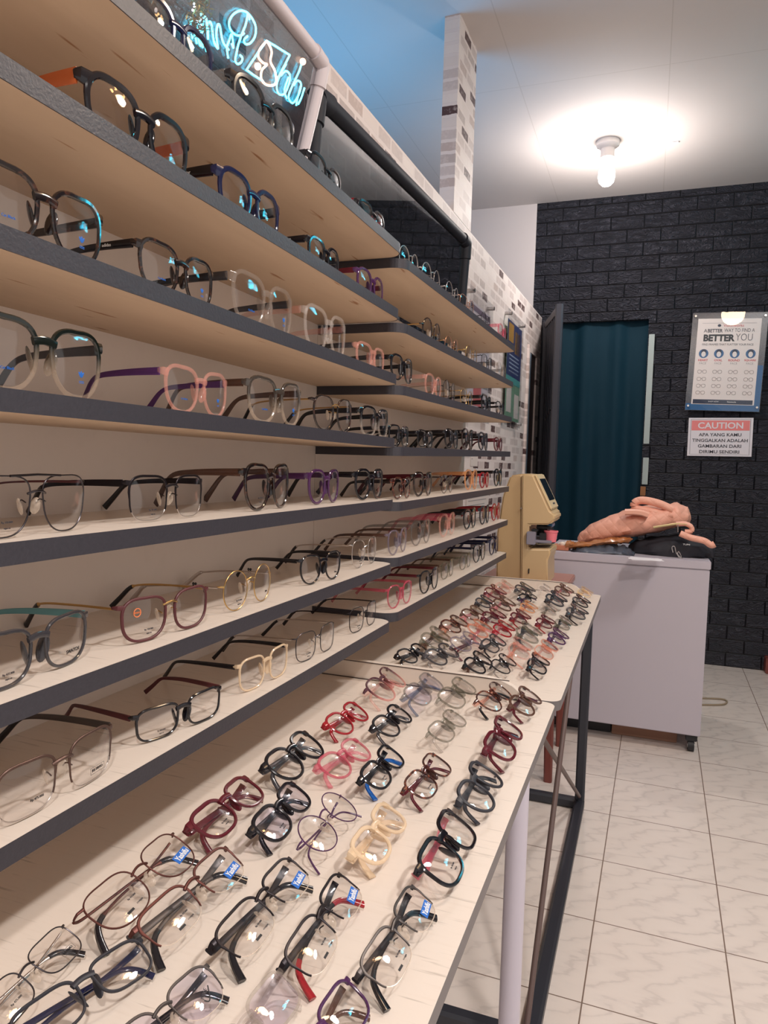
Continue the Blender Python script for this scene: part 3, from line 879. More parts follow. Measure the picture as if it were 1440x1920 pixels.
for (ya_, yb_, za_, zb_, l) in ((2.95, 3.35, .86, 1.12, 'white printed sheet taped to the partition, larger one'), (3.0, 3.12, 1.13, 1.22, 'small white note taped to the partition above the sheet')):
    bm = nb(); box(bm, SY(ya_), SY(yb_), za_, zb_, .001, .002); bm.transform(MP); o = tag(obj('paper_sheet', bm, mat('sheet_white', (222, 212, 206), .6), None, False), l, 'paper')
    bm = nb()
    for k in range(int((zb_ - za_) / .02) - 1): box(bm, SY(ya_) + .03, SY(yb_) - .05 - .03 * (k % 3), zb_ - .02 * (k + 1), zb_ - .02 * (k + 1) + .003, .002, .0024)
    bm.transform(MP); obj('printed_lines', bm, mat('print_grey', (150, 146, 148), .6), o, False)

# ------------------------------------------------------------------ counter and the things on it
CTW = mat('counter_white_laminate', (186, 180, 190), .45)
CX0, CX1, CY0, CY1, CZ = -.40, .245, 3.09, 3.62, .782
ct = thing('service_counter', 'pale grey wheeled counter cabinet standing before the curtain', 'counter', (0, 0, 0))
bm = nb(); box(bm, CX0, CX1, CY0, CY1, .075, CZ - .035, .003); obj('body', bm, CTW, ct)
bm = nb(); box(bm, CX0, CX1 + .003, CY0 - .003, CY1, CZ - .034, CZ, .003); obj('top_lip', bm, CTW, ct)
for x, y in ((CX1 - .03, CY0 + .04), (CX0 + .05, CY0 + .04), (CX1 - .03, CY1 - .06), (CX0 + .05, CY1 - .06)):
    bm = nb(); box(bm, x - .022, x + .022, y - .02, y + .02, .045, .075, .003); k_ = obj('caster_fork', bm, mat('black_plastic', (34, 34, 38), .5), ct)
    bm = nb(); cyl(bm, (x - .012, y, .024), (x + .012, y, .024), .024, 24); wh = obj('caster_wheel', bm, MC['black_plastic'], ct)
    bm = nb(); cyl(bm, (x - .0135, y, .024), (x + .0135, y, .024), .013, 20); obj('wheel_hub', bm, CHROME, wh)
bm = nb(); box(bm, -.44, -.10, 3.2, 3.5, .001, .062, .003); tag(obj('black_case', bm, MC['black_plastic']), 'black flat case on the floor under the counter', 'case')
bm = nb(); box(bm, -.095, .165, 3.19, 3.5, .001, .058, .002); tag(obj('cardboard_box', bm, mat('brown_cardboard', (150, 112, 92), .8)), 'brown cardboard box on the floor under the counter', 'box')

YB = 3.30


def bag_loft(pts, mt, name, par, wob=.004, n=20, sq_=.8, fold=0.):
    """pts: list of (u, v, half height px->m, half depth m) at plane y=YB"""
    C = []; 
    for i in range(len(pts) - 1):
        for k in range(6):
            t_ = k / 6; C.append([pts[i][j] * (1 - t_) + pts[i + 1][j] * t_ for j in range(len(pts[i]))])
    C.append(list(pts[-1])); rings = []
    for q in C:
        c = hy(q[0], q[1], q[4] if len(q) > 4 else YB); ring = []
        for j in range(n):
            a = 2 * PI * j / n; cx = math.cos(a); sx = math.sin(a)
            cx = math.copysign(abs(cx) ** sq_, cx); sx = math.copysign(abs(sx) ** sq_, sx)
            p = c + Vector((0, q[3] * cx, q[2] * sx))
            nn = noise.noise(p * 28) * wob * 1.6 + noise.noise(p * 75) * wob * .7
            p += Vector((noise.noise(p * 30 + Vector((5, 0, 0))) * wob, cx * nn, sx * nn))
            p.z = max(p.z, CZ + .0012) if name != 'free' else p.z
            ring.append(p)
        rings.append(ring)
    bm = nb(); ring_loft(bm, rings); return obj(name, bm, mt, par)


PXM = 3.35 / FPX   # metres per pixel at the counter


def m_quilt():
    m = mat('pink_quilted_nylon', (232, 170, 148), .5); t = NT(m)
    a = t.add('TexWave', wave_type='BANDS', wave_profile='SIN'); a.inputs['Scale'].default_value = 9; t.l(t.coord(rot=(0, .8, 0)), a.inputs['Vector'])
    b = t.add('TexWave', wave_type='BANDS', wave_profile='SIN'); b.inputs['Scale'].default_value = 9; t.l(t.coord(rot=(0, -.8, 0)), b.inputs['Vector'])
    n = t.add('TexNoise'); n.inputs['Scale'].default_value = 45; n.inputs['Distortion'].default_value = 1.2; t.l(t.coord(), n.inputs['Vector'])
    pa = t.math('POWER', a.outputs['Fac'], .25); pb = t.math('POWER', b.outputs['Fac'], .25)
    h = t.math('ADD', t.math('MULTIPLY', pa, pb), t.math('MULTIPLY', n.outputs['Fac'], .8)); t.bump(h, .45, .004); return m


QP = m_quilt(); PINKP = mat('pink_nylon', (232, 172, 150), .45)
bb = thing('black_bag', 'black fabric bag lying on the counter under the pink bag', 'bag')
bag_loft([(1178, 1034, .022, .05), (1195, 1031, .042, .10), (1225, 1029, .052, .13), (1270, 1029, .056, .14), (1310, 1029, .054, .13), (1333, 1034, .040, .1), (1338, 1038, .018, .06)], mat('black_fabric', (36, 36, 44), .75), 'bag_body', bb, .007)
f_ = YB - .155
text('bag_lettering', 'TUMI', INKW, .006, flat_m(hy(1287, 1021, f_ - .012)), bb, .026)
bm = nb(); tube(bm, smoothpath([hy(u, v, f_ - .008) for u, v in ((1262, 1036), (1260, 1026), (1265, 1025), (1268, 1036), (1275, 1044), (1280, 1048))], 5), .0022, 8); obj('snap_hook', bm, CHROME, bb)
bm = nb(); tube(bm, smoothpath([hy(u, v, f_ - .008) for u, v in ((1270, 1040), (1272, 1034), (1277, 1042), (1276, 1048), (1270, 1040))], 5), .0018, 8); obj('ring', bm, CHROME, bb)

pk = thing('pink_quilted_bag', 'puffy pink quilted bag with handles slumped over the black bag', 'bag')
bag_loft([(1084, 1010, .010, .03, 3.3), (1090, 1008, .030, .07, 3.3), (1110, 1000, .044, .11, 3.3), (1150, 989, .058, .14, 3.31), (1195, 977, .060, .15, 3.32), (1235, 971, .058, .14, 3.33), (1268, 966, .052, .12, 3.33), (1288, 968, .036, .09, 3.33), (1294, 970, .012, .04, 3.33)], QP, 'bag_body', pk, .006, 24)


def tpx(pts, y, r, nm, m, par, n=12):
    bm = nb(); tube(bm, smoothpath([hy(u, v, y) for u, v in pts], 6), r, n); return obj(nm, bm, m, par)


tpx([(1262, 956), (1235, 944), (1205, 938), (1190, 943), (1192, 953), (1215, 958), (1245, 965), (1262, 966)], 3.22, .0165, 'handle', QP, pk)
bm = nb(); tube(bm, smoothpath([hy(u, v, 3.17) for u, v in ((1172, 960), (1190, 960), (1205, 962), (1216, 966))], 5), 0, 10, flat=(.03, .013)); obj('strap_tab', bm, PINKP, pk)
tpx([(1275, 1000), (1295, 1008), (1320, 1014), (1333, 1022), (1340, 1020)], 3.14, .013, 'shoulder_strap', QP, pk)
tpx([(1225, 989), (1250, 985), (1272, 982), (1288, 983)], 3.155, .005, 'zip', mat('brass_zip', (196, 176, 130), .4, .6), pk)
tpx([(1268, 983), (1285, 982), (1296, 988), (1296, 996), (1284, 997)], 3.16, .010, 'zip_flap', PINKP, pk)
tpx([(1271, 984), (1271, 998)], 3.145, .0025, 'zip_pull', CHROME, pk)

def sheetbag(name, label, cat, pts, m, y=3.2, dep=.06):
    """crumpled bag from profile points (u, vtop, vbottom)"""
    n = 14; rings = []
    C = []
    for i in range(len(pts) - 1):
        for k in range(5):
            t_ = k / 5; C.append([pts[i][j] * (1 - t_) + pts[i + 1][j] * t_ for j in range(3)])
    C.append(list(pts[-1]))
    for i, (u, vt, vb) in enumerate(C):
        c = hy(u, (vt + vb) / 2, y); h = abs(hy(u, vt, y).z - hy(u, vb, y).z) / 2
        ring = []
        for j in range(n):
            a = 2 * PI * j / n; k = noise.noise(Vector((u * .12, j * .9, 3)))
            k2 = noise.noise(Vector((u * .3, j * 2.1, 7))); p = c + Vector((.004 * k2, dep * math.cos(a) * (1 + .3 * k), h * math.copysign(abs(math.sin(a)) ** 1.5, math.sin(a)) * (1 + .5 * k + .5 * k2))); p.z = max(p.z, CZ + .0015); ring.append(p)
        rings.append(ring)
    bm = nb(); ring_loft(bm, rings); return tag(obj(name, bm, m), label, cat)


GPL = mat('grey_plastic_film', (96, 104, 118), .22, alpha=.85, coat=.5)
sheetbag('grey_plastic_bag', 'shiny grey plastic packet lying on the counter', 'bag', [(1073, 1028, 1046), (1085, 1024, 1048), (1110, 1021, 1049), (1150, 1021, 1049), (1176, 1027, 1049), (1190, 1036, 1040)], GPL, 3.165, .055)
sheetbag('brown_plastic_bag', 'orange-brown plastic bag twisted beneath the pink bag', 'bag', [(1062, 1014, 1030), (1078, 1017, 1028), (1105, 1015, 1026), (1130, 1010, 1021), (1155, 1008, 1020), (1178, 1008, 1018), (1186, 1010, 1012)], mat('brown_plastic_film', (176, 110, 58), .25, alpha=.9, coat=.5), 3.16, .035)
bm = nb()
for k in range(26):
    p = hy(1056 + random.uniform(-8, 7), 1027 + random.uniform(-7, 7), 3.18 + random.uniform(-.015, .015)); ellipsoid(bm, p, [random.uniform(.008, .014)] * 3, None, 8, 6)
tag(obj('cotton_ball', bm, mat('cotton', (228, 216, 204), .95)), 'clump of white cotton beside the beige machine', 'cotton')
a = hy(1052, 1043, 3.18); bm = nb(); box(bm, a.x - .035, a.x + .035, 3.13, 3.23, CZ + .001, CZ + .02, .002); tag(obj('small_box', bm, mat('orange_card', (190, 120, 92), .7)), 'small orange-brown box under the cotton', 'box')
p = hz(1215, 1049, CZ)
for k in range(2):
    bm = nb(); box(bm, -.07, .05, -.045, .035, .0006 + .001 * k, .0012 + .001 * k); bm.transform(Matrix.Translation((p.x, p.y + .03 * 0, CZ)) @ Matrix.Rotation(.25 - .35 * k, 4, 'Z'))
    tag(obj('paper_slip', bm, mat('paper_white', (228, 224, 228), .6), None, False), ['lower white paper slip sticking out under the black bag', 'upper white paper slip sticking out under the black bag'][k], 'paper')

# ------------------------------------------------------------------ wooden side table and lensmeter
WD = mat('red_brown_wood', (122, 62, 54), .4)
st = thing('wooden_side_table', 'red-brown wooden side table carrying the beige machine', 'table')
STZ = .700
bm = nb(); box(bm, -.60, -.262, 2.52, 3.03, STZ - .025, STZ, .004); obj('table_top', bm, mat('pinkish_wood_top', (168, 118, 106), .4), st)
for x, y in ((-.30, 2.60), (-.30, 2.96), (-.57, 2.60), (-.57, 2.96)):
    bm = nb(); tube(bm, [(x + .012, y, 0), (x, y, STZ - .026)], 0, 8, flat=[(.015, .015), (.021, .021)]); obj('leg', bm, WD, st)
for y in (2.6, 2.96):
    bm = nb(); box(bm, -.55, -.315, y - .008, y + .008, STZ - .085, STZ - .027); obj('apron', bm, WD, st, False)

BG = mat('beige_plastic', (206, 178, 136), .4); BG2 = mat('beige_plastic_light', (222, 200, 160), .35); GP = mat('grey_lilac_plastic', (142, 138, 152), .45)
LY = 2.70
lm = thing('lensmeter', 'tall beige lens measuring machine with slanted screen on the side table', 'optical machine', (0, 0, 0))


def lp(u, v, y=LY): 
    q = hy(u, v, 2.62); return q


def prof(pts, y0, y1, m, nm, par, bev=.006):
    Q = [hy(u, v, 2.62) for u, v in pts]; bm = nb()
    a = [bm.verts.new((q.x, y0, q.z)) for q in Q]; b = [bm.verts.new((q.x, y1, q.z)) for q in Q]
    bm.faces.new(a); bm.faces.new(b); n = len(Q)
    for i in range(n): bm.faces.new((a[i], a[(i + 1) % n], b[(i + 1) % n], b[i]))
    bmesh.ops.recalc_face_normals(bm, faces=bm.faces)
    bmesh.ops.bevel(bm, geom=list(bm.edges), offset=bev, segments=3, affect='EDGES')
    return obj(nm, bm, m, par)


zb_ = 1098
bd_ = prof([(978, 888), (1000, 890), (1031, 958), (1040, 965), (1040, 976), (1030, 984), (992, 984), (990, 1029), (1032, 1029), (1032, 1042), (1027, 1048), (1027, zb_), (976, zb_)], 2.62, 2.82, BG, 'front_housing', lm)
prof([(978, 888), (978, zb_), (928, zb_), (930, 1000), (941, 930), (955, 892)], 2.635, 2.815, mat('beige_plastic_dark', (196, 166, 124), .45), 'rear_housing', lm)
# slanted screen bezel
n0, n1 = hy(1001, 890, 2.62), hy(1032, 957, 2.62); ax_ = (n1 - n0).normalized(); nrm = Vector((-ax_.z, 0, ax_.x)) * -1
if nrm.x < 0: nrm = -nrm
Ms = Matrix(((0, ax_.x, nrm.x, (n0.x + n1.x) / 2), (1, 0, 0, 2.72), (0, ax_.z, nrm.z, (n0.z + n1.z) / 2), (0, 0, 0, 1)))
hl = (n1 - n0).length / 2
bm = nb(); box(bm, -.096, .096, -hl, hl, -.002, .008, .004); bm.transform(Ms); scb = obj('screen_bezel', bm, BG2, lm)
bm = nb(); box(bm, -.072, .072, -hl * .70, hl * .52, .008, .0095, .0); bm.transform(Ms); obj('screen', bm, mat('dark_screen', (26, 24, 30), .12), scb, False)
bm = nb(); box(bm, -.02, .03, hl * .68, hl * .76, .008, .009); bm.transform(Ms); obj('printed_name', bm, CH, scb, False)
# measuring head
def lbox(nm, u0, v0, u1, v1, y0, y1, m, par=lm, bev=.002):
    a, b = hy(u0, v0, 2.62), hy(u1, v1, 2.62); bm = nb(); box(bm, a.x, b.x, y0, y1, b.z, a.z, bev); return obj(nm, bm, m, par)


lbox('lens_table', 990, 1012, 1033, 1020, 2.63, 2.80, GP); lbox('clamp_plate', 989, 996, 1004, 1021, 2.60, 2.63, GP)
lbox('lens_stop', 1012, 986, 1020, 1012, 2.69, 2.73, MC['black_plastic']); lbox('marker_arm', 1002, 988, 1030, 994, 2.66, 2.69, MC['black_plastic'])
lbox('marker_arm', 996, 992, 1008, 997, 2.62, 2.66, MC['black_plastic']); lbox('blue_window', 1016, 984, 1030, 992, 2.70, 2.78, mat('blue_glow_plastic', (70, 120, 160), .3))
lbox('lens_clip', 1010, 1000, 1022, 1014, 2.64, 2.68, MC['black_plastic'])
bm = nb(); q = hy(977, 953, 2.62); cyl(bm, (q.x, 2.622, q.z), (q.x, 2.616, q.z), .003, 12); obj('screw', bm, CHROME, lm)
lbox('power_slot', 991, 1066, 992.5, 1075, 2.6155, 2.6195, MC['black_plastic'], bev=0)
q = hy(1031, 1016, 2.66); bm = nb()
ring_loft(bm, [[Vector((q.x + .002 + r * math.cos(a), 2.665 + r * math.sin(a), q.z + z)) for a in [2 * PI * k / 24 for k in range(24)]] for r, z in ((.019, .0), (.024, .035), (.026, .036), (.026, .041), (.022, .041), (.018, .004))])
tag(obj('pink_cup', bm, mat('pink_plastic', (240, 128, 140), .35)), 'small pink plastic cup on the beige machine', 'cup')
q = hz(940, 1080, STZ); bm = nb(); box(bm, -.585, -.44, 2.56, 2.6, STZ + .001, STZ + .016, .002); tag(obj('grey_booklet', bm, mat('grey_paper_pad', (150, 146, 156), .6)), 'flat grey pad beside the foot of the beige machine', 'pad')

# loop lying on the floor at the right, and the edge of something wooden
q0, q1, q2, q3 = hz(1320, 1310, .004), hz(1355, 1311, .004), hz(1363, 1316, .004), hz(1322, 1322, .004)
bm = nb(); tube(bm, smoothpath([hz(1300, 1309, .005), hz(1335, 1309.5, .005), hz(1355, 1311, .005), hz(1363, 1315, .005), hz(1357, 1320.5, .005), hz(1335, 1321.5, .005), hz(1300, 1321, .005)], 6), .0045, 10)
tag(obj('strap_loop', bm, mat('tan_strap', (150, 134, 112), .6)), 'tan strap loop on the floor right of the counter', 'strap')
q = hz(1434, 1262, 0)
bm = nb(); box(bm, q.x, q.x + .25, q.y - .02, q.y + .2, 0, .09, .004); tag(obj('wooden_crate', bm, WD), 'low red-brown wooden crate at the foot of the dark brick wall', 'crate')
# ------------------------------------------------------------------ GLASSES
SHAPES = {  # lens width, height, top exponent, bottom exponent, taper to the bottom, outer lift
 'round': (46, 44, 2.05, 2.05, .02, 0), 'panto': (48, 44, 2.6, 2.15, .16, .07), 'square': (51, 42, 3.5, 3.0, .08, .03), 'rect': (53, 34, 3.8, 3.2, .10, .04),
 'over': (53, 51, 2.9, 2.25, .20, .10), 'aviator': (55, 48, 3.4, 2.5, .26, .03), 'cat': (51, 40, 2.9, 2.4, .12, .16), 'soft': (50, 38, 3.1, 2.6, .13, .08)}


def outline(shape, sx, N=44):
    lw, lh, nt, nbm, tp, ct_ = SHAPES[shape]; a, b = lw / 2000, lh / 2000; P = []
    for k in range(N):
        th = 2 * PI * k / N; c, s = math.cos(th), math.sin(th); n_ = nt if s > 0 else nbm
        x = a * math.copysign(abs(c) ** (2 / n_), c); z = b * math.copysign(abs(s) ** (2 / n_), s)
        x *= 1 + tp * (z / b) * .5
        if z < 0: x -= tp * a * .35 * (-z / b) * -1 * (1 if False else 0)
        z += ct_ * b * max(0, x / a) * (z > 0) * (z / b)
        P.append(Vector((x * sx, 0, z)))      # sx=+1: outer side is +x
    return P, a, b


def rimsec(P, i, tin, dep, y0=0.):
    """octagon section at outline point i"""
    n = len(P); t = (P[(i + 1) % n] - P[i - 1]).normalized(); o = Vector((t.z, 0, -t.x))
    if o.dot(P[i]) < 0: o = -o
    h = dep / 2; b = min(tin, dep) * .28
    return [P[i] + o * u + Vector((0, y0 + v, 0)) for u, v in ((b, -h), (tin - b, -h), (tin, -h + b), (tin, h - b), (tin - b, h), (b, h), (0, h - b), (0, -h + b))]


KB = 1.15


def bend(p):  # face-form curve of the front
    return Vector((p.x, p.y + KB * p.x * p.x, p.z))


def make_glasses(kind, shape, fm, tm, scale=1., folded=False, detail=True, opts=()):
    """returns list of (name, mesh-object, parent-index) under an Empty-less list; local: x width, -y front, z up"""
    parts = []
    N = 44 if detail else 28
    br = .0175 if kind == 'metal' or kind == 'half' else .0165
    lw, lh = SHAPES[shape][0] / 1000, SHAPES[shape][1] / 1000
    thick = {'acetate': .0038, 'bold': .0048, 'combo': .0027, 'metal': .0012, 'half': .0013, 'thin': .0024}[kind]
    dep = {'acetate': .0036, 'bold': .0042, 'combo': .0028, 'metal': .0014, 'half': .0016, 'thin': .003}[kind]
    cx = br / 2 + lw / 2 + (thick if kind in ('acetate', 'bold', 'thin') else 0) * .5
    z0 = lh / 2 + thick
    zb = z0 + lh * (.26 if kind != 'metal' else .2)      # bridge height
    zh = z0 + lh * (.37 if shape != 'round' else .16)     # hinge height
    # --- frame front
    bm = nb()
    for s in (-1, 1):
        P, a, b = outline(shape, s, N); off = Vector((s * cx, 0, z0))
        rings = []
        idx = range(N)
        if kind == 'half': idx = [k for k in range(-3, N // 2 + 4)]
        for i in idx:
            i = i % N
            tt = thick
            if kind in ('acetate', 'bold', 'thin') and P[i].z > 0: tt *= 1 + .25 * P[i].z / b
            if kind == 'half' and P[i].z > b * .3: tt *= 1.9
            sec = rimsec(P, i, tt, dep)
            rings.append([bend(p + off) for p in sec])
        ring_loft(bm, rings, closed=(kind != 'half'))
        # end piece
        xo = cx + lw / 2
        hh = {'acetate': .0060, 'bold': .0075, 'combo': .0028, 'metal': .0014, 'half': .003, 'thin': .0035}[kind]
        p0 = Vector((s * (xo - .001), 0, zh)); p1 = Vector((s * (xo + thick + .0028), .0012, zh + .0008)); p2 = Vector((s * (xo + thick + .0042), .006, zh + .0005))
        tube(bm, [bend(p0), bend(p1), bend(p1 + Vector((s * .001, .003, 0))), bend(p2)], 0, 8, flat=[(dep * .5, hh * .9), (dep * .55, hh * .8), (dep * .6, hh * .6), (dep * .5, hh * .55)], up=(0, 0, 1))
    # bridge
    xi = cx - lw / 2 + .0015
    if kind in ('acetate', 'bold', 'thin'):
        pts = [Vector((x, -.0005, zb + .002 * math.cos(x / xi * PI / 2))) for x in [xi * (k / 6 - 1) for k in range(13)]]
        tube(bm, [bend(p) for p in pts], 0, 8, flat=(dep * .5, .0036 if kind != 'thin' else .0026), up=(0, 0, 1))
    fo = obj('frame_front', bm, fm, None); parts.append(('f', fo, None))
    if kind in ('metal', 'half', 'combo'):
        bm = nb(); pts = [Vector((x, -.002 * (1 - (x / xi) ** 2), zb + .0025 * (1 - (x / xi) ** 2))) for x in [xi * (k / 5 - 1) for k in range(11)]]
        tube(bm, [bend(p) for p in pts], .0011 if kind != 'half' else .0016, 8)
        if 'double' in opts:
            xt_ = cx * .8
            tube(bm, [bend(Vector((xt_ * (k / 5 - 1), -.001, z0 + lh * .5 + .0015 - .001 * abs(k / 5 - 1)))) for k in range(11)], .0011, 8)
        bmat = FM['gold'] if 'goldbridge' in opts else (tm if kind == 'combo' else fm)
        parts.append(('bridge', obj('bridge', bm, bmat, None), 0))
    # nylon wire + lens
    for s in (-1, 1):
        P, a, b = outline(shape, s, N); off = Vector((s * cx, 0, z0))
        bm = nb(); inner = []
        FR = [1, .82, .62, .42, .2]; rf = []; rb = []
        for q in FR:
            sg_ = -.0021 * (1 - q * q)
            rf.append([bm.verts.new(bend(p * .99 * q + off + Vector((0, -.0006 + sg_, 0)))) for p in P]); rb.append([bm.verts.new(bend(p * .99 * q + off + Vector((0, .0006 + sg_, 0)))) for p in P])
        cf = bm.verts.new(bend(off + Vector((0, -.0027, 0)))); cg = bm.verts.new(bend(off + Vector((0, -.0015, 0))))
        for i in range(N):
            j = (i + 1) % N
            for A_, c_ in ((rf, cf), (rb, cg)):
                for q in range(len(FR) - 1): bm.faces.new((A_[q][i], A_[q][j], A_[q + 1][j], A_[q + 1][i]))
                bm.faces.new((A_[-1][i], A_[-1][j], c_))
            bm.faces.new((rf[0][i], rf[0][j], rb[0][j], rb[0][i]))
        lo = obj('lens', bm, LENSW if 'coated' in opts else LENS, None); parts.append(('lens', lo, 0))
        if kind == 'half':
            bm = nb(); tube(bm, [bend(P[i % N] + off) for i in range(N // 2 + 3, N - 1)], .00055, 6); parts.append(('wire', obj('nylon_wire', bm, FM['silver'] if 'silverwire' in opts else PADCLR, None), len(parts) - 1))
        # nose pads
        if kind in ('acetate', 'bold', 'thin'):
            bm = nb(); c = bend(Vector((s * (cx - lw * .495), .0042, z0 - lh * .03)))
            ellipsoid(bm, c, (.0018, .0052, .0115), Matrix.Rotation(s * .30, 3, 'Y') @ Matrix.Rotation(s * .45, 3, 'Z'), 12, 8)
            parts.append(('nose_pad', obj('nose_pad', bm, fm if 'clearpad' not in opts else PADCLR, None), 0))
        else:
            bm = nb(); xa = s * (cx - lw * .45); c = Vector((s * (cx - lw * .50), .009, z0 - lh * .03))
            tube(bm, smoothpath([bend(Vector((xa, .0005, z0 + lh * .05))), bend(Vector((xa - s * .001, .006, z0 + lh * .09))), bend(c + Vector((s * .001, 0, .002)))], 4), .0006, 6)
            pa = obj('pad_arm', bm, tm if kind == 'combo' else fm, None); parts.append(('pad_arm', pa, 0)); ia = len(parts) - 1
            bm = nb(); ellipsoid(bm, bend(c), (.0018, .0042, .0075), Matrix.Rotation(s * .28, 3, 'Y') @ Matrix.Rotation(s * .5, 3, 'Z'), 10, 8); parts.append(('nose_pad', obj('nose_pad', bm, PADCLR, None), ia))
    # temples
    xo = cx + lw / 2 + thick + .0042
    yh = KB * xo * xo + .006
    th_ = {'acetate': .0040, 'bold': .0052, 'combo': .0011, 'metal': .0011, 'half': .0029, 'thin': .0028}[kind]
    tw = .0013 if kind in ('acetate', 'bold', 'thin', 'half') else .0009
    metal_t = kind in ('combo', 'metal') and 'plastictemple' not in opts
    tipm = FM['black']
    for o_ in opts:
        if o_.startswith('tip:'): tipm = FM[o_[4:]]
    for s in (-1, 1):
        ipar = 0
        if not folded:
            pts = [Vector((s * xo, yh - .002, zh)), Vector((s * (xo + .001), yh + .03, zh - .0005)), Vector((s * (xo + .001), yh + .065, zh - .002)), Vector((s * (xo - .001), yh + .090, zh - .0045)),
                   Vector((s * (xo - .003), yh + .103, zh * .76)), Vector((s * (xo - .006), yh + .115, zh * .42)), Vector((s * (xo - .009), yh + .126, .0035))]
        else:
            lay = .0035 if s < 0 else .0085
            yy = yh + .001 + lay
            sg = -s
            pts = [Vector((s * xo, yy - .003, zh)), Vector((s * (xo - .010), yy + .001, zh - .001)), Vector((s * .025, yy + .001, zh - .003 - (.002 if s > 0 else 0))), Vector((sg * .015, yy, zh - .006)),
                   Vector((sg * .042, yy - .0003, zh - .010)), Vector((sg * .053, yy - .001, zh - .019)), Vector((sg * .061, yy - .0015, zh - .033))]
        path = smoothpath(pts, 4 if detail else 2); K = len(path)
        cut = int(K * .60) if (metal_t or 'sleeve' in opts) else None
        hs = []
        for k in range(K):
            q = k / (K - 1); h = th_ * (1.25 - .55 * min(1, q / .6)) if q < .6 else th_ * (.7 + .45 * (q - .6) / .4)
            if metal_t: h = th_ if k < (cut or K) else .0022 + .0008 * (q - .6) / .4
            hs.append((tw if not (metal_t and q > .6) else .0014, max(h, .001)))
        if folded:
            fl_ = [(a_, b_) for a_, b_ in hs]
        bm = nb()
        if cut:
            tube(bm, path[:cut + 1], 0, 8, flat=hs[:cut + 1], up=(0, 0, 1) if not folded else None); to = obj('temple', bm, tm, None); parts.append(('temple', to, ipar)); it = len(parts) - 1
            bm = nb(); tube(bm, path[cut:], 0, 8, flat=[(a_ * 1.25, b_ * (1 if metal_t else 1.1)) for a_, b_ in hs[cut:]]); parts.append(('temple_tip', obj('temple_tip', bm, tipm, None), it))
        else:
            tube(bm, path, 0, 8, flat=hs); to = obj('temple', bm, tm, None); parts.append(('temple', to, ipar)); it = len(parts) - 1
        for o_ in opts:
            if o_.startswith('tt:') and s < 0 and not folded:
                Mx = Matrix.Translation((s * (xo + .001) - (.0016 + tw), yh + .030, zh - .0007)) @ Matrix(((0, 0, -1, 0), (-1, 0, 0, 0), (0, 1, 0, 0), (0, 0, 0, 1)))
                x_ = text('temple_lettering', o_[3:], INKW, .0034, Mx, None); parts.append(('txt', x_, it))
        if 'flower' in opts:
            bm = nb(); c = Vector((s * (xo + .001), yh + .028, zh + .001))
            for q in range(4): ellipsoid(bm, c + Vector((s * .001, math.cos(q * PI / 2 + .8) * .0022, math.sin(q * PI / 2 + .8) * .0022)), (.0008, .0018, .0018), None, 8, 6)
            parts.append(('flower', obj('flower_ornament', bm, FM['black'], None), it))
    # printing on the lenses
    lenses = [p for p in parts if p[0] == 'lens']
    il = [k for k, p in enumerate(parts) if p[0] == 'lens']
    for o_ in opts:
        def LM(s, dx, dz, rz=0): 
            px = s * cx + dx; return Matrix.Translation((px, KB * px * px - .0030, z0 + dz)) @ Matrix.Rotation(2 * KB * px, 4, 'Z') @ Matrix(((1, 0, 0, 0), (0, 0, -1, 0), (0, 1, 0, 0), (0, 0, 0, 1))) @ Matrix.Rotation(rz, 4, 'Z')
        if o_.startswith('price:'):
            parts.append(('txt', text('lens_print', o_[6:], INK, .0022, LM(-1, .002, -lh * .26), None), il[0])); parts.append(('txt', text('lens_print', '54[]18-140', INK, .0013, LM(-1, .002, -lh * .36), None), il[0]))
        elif o_.startswith('l2:'):
            parts.append(('txt', text('lens_print', o_[3:], INKK, .003, LM(1, .004, -lh * .25), None, None, .01), il[1]))
        elif o_ == 'trefoil':
            bm = nb()
            for a_ in (-.6, 0, .6): ellipsoid(bm, (math.sin(a_) * .0028, .0015 + math.cos(a_) * .0028, 0), (.0012, .0030, .0003), Matrix.Rotation(-a_, 3, 'Z'), 8, 6)
            box(bm, -.003, .003, -.0022, -.0016, 0, .0003); box(bm, -.003, .003, -.0034, -.0029, 0, .0003)
            bm.transform(LM(1, .002, -lh * .22)); parts.append(('txt', obj('lens_print', bm, INKB, None), il[1]))
            parts.append(('txt', text('lens_print', 'Cat Black', INKB, .0022, LM(-1, .0, -lh * .22), None), il[0]))
        elif o_ == 'yashifu':
            M_ = LM(1, .006, -lh * .20, .12); bm = nb(); box(bm, -.0115, .0115, -.0040, .0040, 0, .0003); bm.transform(M_); parts.append(('txt', obj('blue_sticker', bm, INKB, None), il[1])); isx = il[1]
            parts.append(('txt', text('lens_print', 'Yashifu', INKW, .0056, M_ @ Matrix.Translation((0, 0, .0004)), None, .0195, .02), isx))
            parts.append(('txt', text('lens_print', 'Rp 425.000', INK, .0018, LM(-1, .006, -lh * .15), None), il[0]))
            bm = nb(); box(bm, -.0035, .0035, -.001, .001, 0, .0003); bm.transform(LM(-1, -.004, -lh * .36)); parts.append(('txt', obj('lens_print', bm, INKK, None), il[0]))
            parts.append(('txt', text('lens_print', 'C3-55[]18', INK, .0015, LM(-1, .008, -lh * .33), None), il[0]))
        elif o_ == 'dinso':
            M_ = LM(1, .004, -lh * .26); parts.append(('txt', text('lens_print', '(D) DINSO', INKK, .0028, M_, None, None, .01), il[1])); bm = nb()
            for q in ((-.009, .009, .0027, .0029), (-.009, .009, -.0029, -.0027), (-.009, -.0088, -.0029, .0029), (.0088, .009, -.0029, .0029)): box(bm, q[0], q[1], q[2], q[3], 0, .0002)
